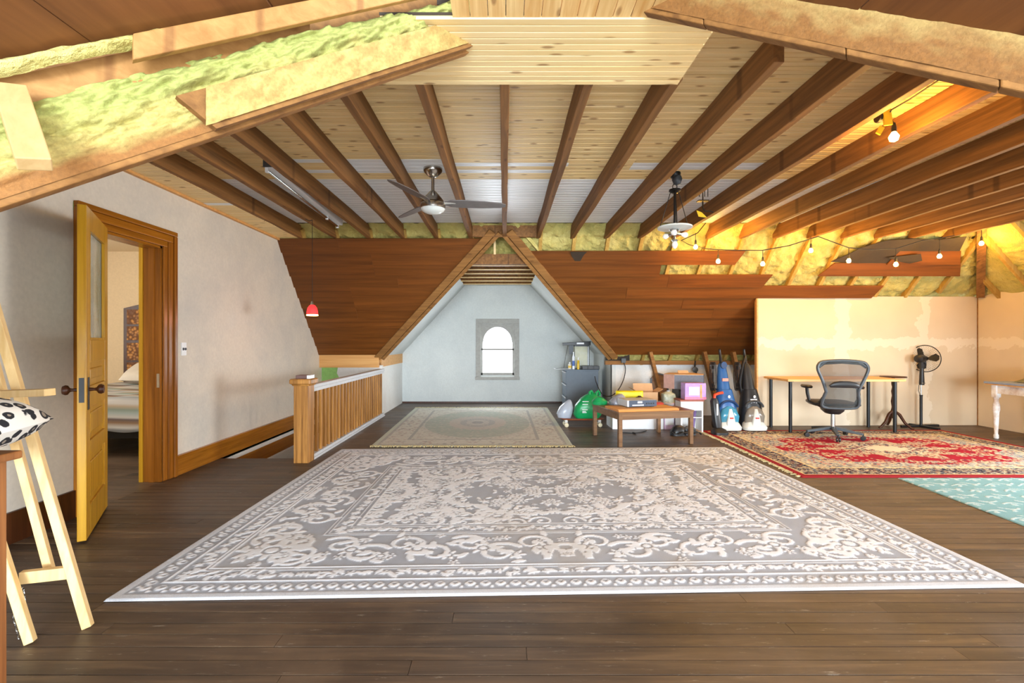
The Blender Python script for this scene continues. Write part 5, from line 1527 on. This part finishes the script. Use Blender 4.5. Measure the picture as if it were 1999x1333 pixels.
rv = thing('wall_hook', 'dark round fitting hanging from the plate near the brace', 'fitting', at(1357, 722, 7.85))
MB().lathe([(.02, -.02), (.045, -.012), (.045, .012), (.02, .02)], (0, 0, 0), 16, 'Y').build('disc', 'dark_grey', rv, smooth=True)
MB().bar((0, 0, 0), (.05, .02, -.16), .03, .02, (0, 1, 0)).build('arm', 'black_plastic', rv); MB().bar((0, .02, 0), (.02, .05, .14), .02, .02, (0, 1, 0)).build('hanger', 'black_plastic', rv)

# ---- carpet cleaners
M['blue'] = plain('blue_plastic', (42, 92, 150), .35, var=.06); M['blue_dark'] = plain('deep_blue_plastic', (24, 56, 100), .4)
M['teal_clear'] = glass('teal_clear_plastic', (70, 150, 180), .1, .75); M['smoke'] = glass('smoke_clear_plastic', (140, 132, 120), .1, .75); M['pale_clear'] = glass('pale_clear_plastic', (216, 216, 208), .15, .85)
def cleaner(lab, x, y, body, dark, tank, rz):
    o = thing('carpet_cleaner', lab, 'cleaner', (x, y, 0), rz, )
    MB().loft([(0.012, 0, -.05, .19, .07), (.05, 0, -.05, .20, .08), (.10, 0, -.02, .17, .085), (.15, 0, .0, .12, .08)], 24, .6).build('nozzle', 'pale_clear', o, smooth=True)
    for sx in (-.15, .15):
        MB().lathe([(.05, -.018), (.06, -.01), (.06, .01), (.05, .018)], (sx, .16, .06), 16, 'X').build('wheel', 'black_plastic', o, smooth=True)
    b = MB().loft([(.04, 0, .08, .18, .11), (.20, 0, .07, .185, .12), (.33, 0, .07, .17, .12), (.46, 0, .09, .14, .10), (.55, 0, .10, .115, .085)], 28, .75).build('base_body', body, o, smooth=True)
    MB().loft([(.09, 0, -.03, .16, .06), (.20, 0, -.055, .165, .05), (.29, 0, -.04, .12, .05), (.33, 0, -.02, .05, .04)], 24, .8).build('water_tank', tank, o, smooth=True)
    MB().loft([(.07, 0, -.095, .085, .03), (.20, 0, -.10, .055, .02), (.30, 0, -.075, .025, .02)], 16, .7).build('suction_channel', 'pale_clear', o, smooth=True)
    MB().tube([(.15 * math.cos(a), -.045, .31 + .09 * math.sin(a)) for a in np.linspace(.1, PI - .1, 13)], .016, 8).build('tank_arch', dark, o, smooth=True)
    MB().loft([(.52, 0, .12, .115, .08), (.58, 0, .13, .10, .075), (.74, 0, .16, .085, .06), (.84, 0, .18, .07, .05), (.90, 0, .19, .04, .035)], 24, .8).build('upper_body', body, o, smooth=True)
    MB().loft([(.53, 0, .115, .125, .09), (.55, 0, .12, .125, .09)], 24, .8).build('collar', dark, o, smooth=True)
    MB().tube([(0, .19, .88), (0, .22, 1.0), (0, .24, 1.06), (-.01, .23, 1.10)], [.03, .022, .02, .018], 12).build('handle', 'black_plastic', o, smooth=True)
    MB().lathe([(.02, -.05), (.02, -.046), (.012, -.046)], (0, .0, .46), 16, 'Y').build('round_badge', 'white_plastic', o)
    MB().lathe([(.026, .02), (.026, .03)], (0, -.005, .44), 18, 'Y').build('badge_ring', 'black_plastic', o)
    for k in range(5):
        pts_ = [(-.13 - .012 * k + .03 * math.cos(a), .16 + .01 * k, .72 + .20 * math.sin(a)) for a in np.linspace(0, 2 * PI, 17)[:-1]]
        MB().tube(pts_, .006, 5, True).build('cord_coil', 'cord', o)
    o.scale = (.80, 1, 1); o.location.z = .011
    return o
bx1, by1 = fl(1427, 844)
c1 = cleaner('blue upright carpet cleaner with clear nozzle beside the black one', bx1, by1 + .1, 'blue', 'blue_dark', 'teal_clear', 0)
B((-.05, .06, .66), (.05, .085, .70)).build('panel_lights', plain('amber_pink', (226, 150, 130), .4), c1)
MB().lathe([(.05, .10), (.052, .12), (.05, .13)], (0, 0, .88), 18, 'Y').build('top_ring', 'blue_dark', c1, smooth=True)
bx2, by2 = fl(1477, 844)
c2 = cleaner('black upright carpet cleaner with clear nozzle beside the desk', bx2, by2 + .1, 'black_plastic', 'dark_grey', 'smoke', 0)
B((-.055, -.025, .41), (.055, -.012, .425)).build('print_row', 'white_plastic', c2)
for i in range(3): B((-.05 + i * .038, -.035, .355), (-.025 + i * .038, -.02, .39)).build('print_block', 'white_plastic', c2)
MB().tube([(-.10, .12, .40), (-.14, .14, .65), (-.07, .17, .88), (0, .20, 1.0)], .022, 8).build('hose', 'black_plastic', c2, smooth=True)
for nm in (c1, c2):
    B((-.03, -.128, .17), (.03, -.118, .19)).build('nozzle_badge', plain('red_badge', (190, 60, 50), .4), nm)

# ---- desk
dk = thing('desk', 'plain birch desk with round dark metal legs before the drywall', 'desk', (4.5, 6.65, 0))
k0 = (4.5, 6.65, 0)
def kp(m, n_, mat, **kk): return rel(m, k0).build(n_, mat, dk, **kk)
kp(B((3.74, 6.38, .69), (5.30, 6.97, .72)), 'desk_top', 'desk', bevel=.003)
for x in (3.80, 5.19):
    for y in (6.43, 6.90):
        kp(MB().tube([(x, y, .0115 if y < 6.6 else 0), (x, y, .69)], .022, 16), 'leg', 'black_metal', smooth=True)
        kp(MB().lathe([(.045, .684), (.045, .69)], (x, y, 0), 16), 'leg_plate', 'black_metal')
# ---- tripod side table
tt = thing('pedestal_table', 'small dark pedestal table with turned column and three curved feet', 'table', (5.465, 6.80, 0))
MB().lathe([(.0, .715), (.15, .716), (.158, .724), (.15, .732), (.0, .733)], n=30).build('table_top', 'dark_wood', tt, smooth=True)
MB().lathe([(.02, .715), (.022, .62), (.014, .58), (.024, .52), (.016, .46), (.028, .38), (.018, .30), (.03, .24), (.032, .18), (.02, .14)], n=16).build('column', 'dark_wood', tt, smooth=True)
for a in (3.3, 5.4, 1.2):
    c_, s_ = math.cos(a), math.sin(a)
    MB().tube([(.02 * c_, .02 * s_, .24), (.07 * c_, .07 * s_, .2), (.13 * c_, .13 * s_, .09), (.2 * c_, .2 * s_, .025), (.23 * c_, .23 * s_, .018)], [.018, .02, .018, .016, .012], 10).build('foot', 'dark_wood', tt, smooth=True)

# ---- office chair (backrest towards the camera)
t = NT('chair_mesh'); v = t.coords((1, 1, 1), island=False)
t.col(lin((58, 64, 66))); t.set(Roughness=.7); t.b.inputs['Alpha'].default_value = .72; M['mesh'] = t.m
M['frame_grey'] = plain('graphite_frame', (74, 82, 88), .4)
oc = thing('office_chair', 'graphite mesh office chair turned to the desk on the crimson rug', 'chair', (4.14, 6.10, .012), math.radians(-14))
fr_ = [(-.17, .60), (-.21, .72), (-.265, .86), (-.255, .93), (-.20, .965), (0, .98), (.20, .965), (.255, .93), (.265, .86), (.21, .72), (.17, .60), (.195, .50), (.19, .42), (.12, .395), (-.12, .395), (-.19, .42), (-.195, .50)]
def by(z): return -.20 - .10 * (z - .4) - .06 * math.sin((z - .4) * 5)
loop = smooth_path([Vector((x, by(z), z)) for x, z in fr_ + fr_[:1]], 3)[:-1]
MB().tube(loop, .018, 8, True).build('backrest_frame', 'frame_grey', oc, smooth=True)
MB().tube([Vector((x * .97, by(z) + .008, z)) for x, z in ((-.26, .90), (-.2, .945), (0, .96), (.2, .945), (.26, .90))], .02, 8).build('top_rail', 'frame_grey', oc, smooth=True)
rows = [(.40, .15), (.45, .185), (.50, .19), (.56, .175), (.60, .165), (.66, .18), (.72, .205), (.80, .235), (.87, .255), (.93, .24), (.965, .19)]
vs, fs = [], []
for z, hw_ in rows:
    for i in range(9):
        u = i / 4 - 1; vs.append((u * hw_, by(z) - .035 * (1 - u * u), z))
for j in range(len(rows) - 1):
    for i in range(8): fs.append((j * 9 + i, j * 9 + i + 1, j * 9 + 10 + i, j * 9 + 9 + i))
m_ = MB().add(vs, fs).build('backrest_mesh', 'mesh', oc, smooth=True)
MB().loft([(.655, 0, by(.68) - .045, .15, .012), (.68, 0, by(.68) - .05, .165, .02), (.72, 0, by(.70) - .05, .12, .018), (.735, 0, by(.72) - .05, .05, .01)], 20, .8).build('lumbar_pad', 'black_plastic', oc, smooth=True)
MB().loft([(.40, 0, .06, .22, .23), (.425, 0, .06, .25, .255), (.445, 0, .06, .25, .255), (.45, 0, .06, .23, .235)], 28, .55).build('seat', 'black_plastic', oc, smooth=True)
MB().loft([(.30, 0, .02, .07, .10), (.34, 0, .02, .11, .14), (.40, 0, .02, .12, .15)], 20, .6).build('mechanism', 'black_plastic', oc, smooth=True)
for sx in (-1, 1):
    MB().tube([(sx * .17, by(.45), .45), (sx * .235, -.14, .43), (sx * .27, -.02, .45), (sx * .285, .0, .55), (sx * .285, .02, .62)], .02, 8).build('arm_support', 'black_plastic', oc, smooth=True)
    MB().loft([(.62, sx * .285, .03, .045, .11), (.64, sx * .285, .03, .052, .125), (.655, sx * .285, .03, .04, .11)], 20, .7).build('armrest', 'black_plastic', oc, smooth=True)
    MB().tube([(sx * .19, by(.5), .52), (sx * .20, -.10, .42), (sx * .12, .0, .38)], .02, 8).build('back_support', 'frame_grey', oc, smooth=True)
MB().tube([(0, 0, .10), (0, 0, .31)], [.028, .022], 14).build('gas_lift', 'chrome', oc, smooth=True)
for k in range(5):
    a = math.radians(-100 + 72 * k); c_, s_ = math.cos(a), math.sin(a)
    lg = MB().bar((.02 * c_, .02 * s_, .12), (.31 * c_, .31 * s_, .075), .055, .04, (0, 0, 1), .7).build('base_leg', 'frame_grey', oc, bevel=.006)
    x_, y_ = .31 * c_, .31 * s_
    MB().tube([(x_, y_, .085), (x_, y_, .045)], .009, 8).build('caster_stem', 'black_metal', lg)
    for sd in (-.014, .014):
        w_ = MB().lathe([(.014, -.008), (.028, -.007), (.028, .007), (.014, .008)], (0, 0, 0), 14, 'Y')
        w_.v = [(p_[0] * c_ - (p_[1] + sd) * s_ + x_, p_[0] * s_ + (p_[1] + sd) * c_ + y_, p_[2] + .028) for p_ in w_.v]
        w_.build('caster_wheel', 'black_plastic', lg, smooth=True)

# ---- standing fan
fx2, fy2 = fl(1798, 834)
pfan = thing('pedestal_fan', 'black pedestal fan standing in front of the drywall', 'fan', (fx2, fy2, 0))
MB().bar((-.30, -.02, .015), (.30, .06, .015), .035, .03).build('base_bar', 'black_plastic', pfan, bevel=.004)
MB().bar((-.06, .22, .015), (.05, -.24, .015), .035, .03).build('base_bar', 'black_plastic', pfan, bevel=.004)
MB().tube([(0, 0, .02), (0, 0, .43), (0, 0, .46)], [.018, .018, .022], 12).build('lower_pole', 'black_plastic', pfan, smooth=True)
MB().tube([(0, 0, .44), (0, 0, .62)], .008, 8).build('upper_pole', 'chrome', pfan)
MB().tube([(-.03, 0, .60), (-.035, .0, .52), (-.008, .0, .44)], .004, 5).build('power_cord', 'cord', pfan)
MB().loft([(.60, .01, 0, .028, .028), (.63, .01, 0, .03, .03), (.80, .01, 0, .024, .024), (.84, .01, 0, .02, .02)], 16, .8).build('control_stalk', 'black_plastic', pfan, smooth=True)
B((-.012, -.034, .622), (.032, -.028, .634)).build('control_label', 'chrome', pfan)
hc = Vector((.10, .05, .975)); rot = Matrix.Rotation(math.radians(113), 4, 'Z')
def hp(m): m.v = [tuple(rot @ Vector(p_) + hc) for p_ in m.v]; return m
hp(MB().lathe([(.02, .18), (.055, .165), (.06, .08), (.045, .05), (.02, .04)], n=18, axis='Y')).build('motor', 'black_plastic', pfan, smooth=True)
R2 = .19
hp(MB().tube([(R2 * math.cos(a), 0, R2 * math.sin(a)) for a in np.linspace(0, 2 * PI, 41)[:-1]], .006, 6, True)).build('guard_ring', 'black_metal', pfan, smooth=True)
cg = MB()
for k in range(40):
    a = 2 * PI * k / 40
    cg.tube([(.03 * math.cos(a), -.06, .03 * math.sin(a)), (.14 * math.cos(a), -.05, .14 * math.sin(a)), (R2 * math.cos(a), 0, R2 * math.sin(a))], .0009, 4)
    cg.tube([(.05 * math.cos(a), .07, .05 * math.sin(a)), (.14 * math.cos(a), .055, .14 * math.sin(a)), (R2 * math.cos(a), 0, R2 * math.sin(a))], .0009, 4)
hp(cg).build('guard_wires', 'black_metal', pfan)
for k in range(3):
    a0 = .95 + k * 2 * PI / 3
    pts_ = [(.03, -.5), (.08, -.52), (.14, -.45), (.17, -.15), (.168, .15), (.14, .38), (.08, .42), (.03, .4)]
    hp(MB().prism([(r_ * math.cos(a0 + da), -.01 + .03 * da, r_ * math.sin(a0 + da)) for r_, da in pts_], (0, .004, 0))).build('fan_blade', 'black_plastic', pfan)
hp(MB().lathe([(.03, -.035), (.034, -.02), (.034, .02)], n=16, axis='Y')).build('hub', 'black_plastic', pfan, smooth=True)
MB().bar((.01, .0, .82), (.0, .0, .96), .035, .035, (0, 1, 0)).build('neck', 'black_plastic', pfan)

# ---- old white table at the right wall
ot = thing('painted_table', 'old white table with peeling paint and turned legs by the right wall', 'table', (6.48, 5.6, 0))
o0 = (6.48, 5.6, 0)
M['peeling'] = plaster('peeling_white_paint', (228, 230, 230), (150, 106, 56), amount=.9, scale=5.0)
M['blue_top'] = plain('blue_grey_top', (128, 142, 166), .4)
def op_(m, n_, mat, **kk): return rel(m, o0).build(n_, mat, ot, **kk)
op_(B((6.10, 4.95, .69), (6.86, 6.16, .715)), 'table_top', 'blue_top', bevel=.003); op_(B((6.11, 4.96, .675), (6.85, 6.15, .69)), 'edge_moulding', 'lightwood')
for a, b in (((6.16, 5.02), (6.18, 6.10)), ((6.78, 5.02), (6.80, 6.10))): op_(B((a[0], a[1], .57), (b[0], b[1], .675)), 'apron', 'peeling')
for yy in (5.02, 6.08): op_(B((6.16, yy, .57), (6.80, yy + .02, .675)), 'apron', 'peeling')
for x in (6.18, 6.78):
    for yy in (5.04, 6.08):
        op_(MB().loft([(.675, x, yy, .035, .035), (.52, x, yy, .035, .035)], 16, .3), 'leg_block', 'peeling')
        op_(MB().lathe([(.03, .52), (.022, .48), (.036, .42), (.038, .37), (.03, .33), (.028, .28), (.018, .06), (.026, .045), (.026, .01), (.02, 0)], (x, yy, 0), 18), 'leg', 'peeling', smooth=True)
def cloth(U, V):
    x = 6.30 + U * .5; y_ = 5.45 + V * .55
    nz = fnoise(U.shape, (5, 5), 77, 3)
    bump_ = np.sin(PI * U) ** .7 * np.sin(PI * V) ** .6
    return x - 6.55, y_ - 5.7, .006 + bump_ * (.07 + .16 * nz)
o = grid('crumpled_cloth', cloth, 40, 40, plain('grey_green_cloth', (112, 112, 92), .95, var=.25, scale=10, bump=.4)); o.location = (6.55, 5.7, .715)
tag(o, 'crumpled grey green cloth heaped on the old white table', 'cloth')
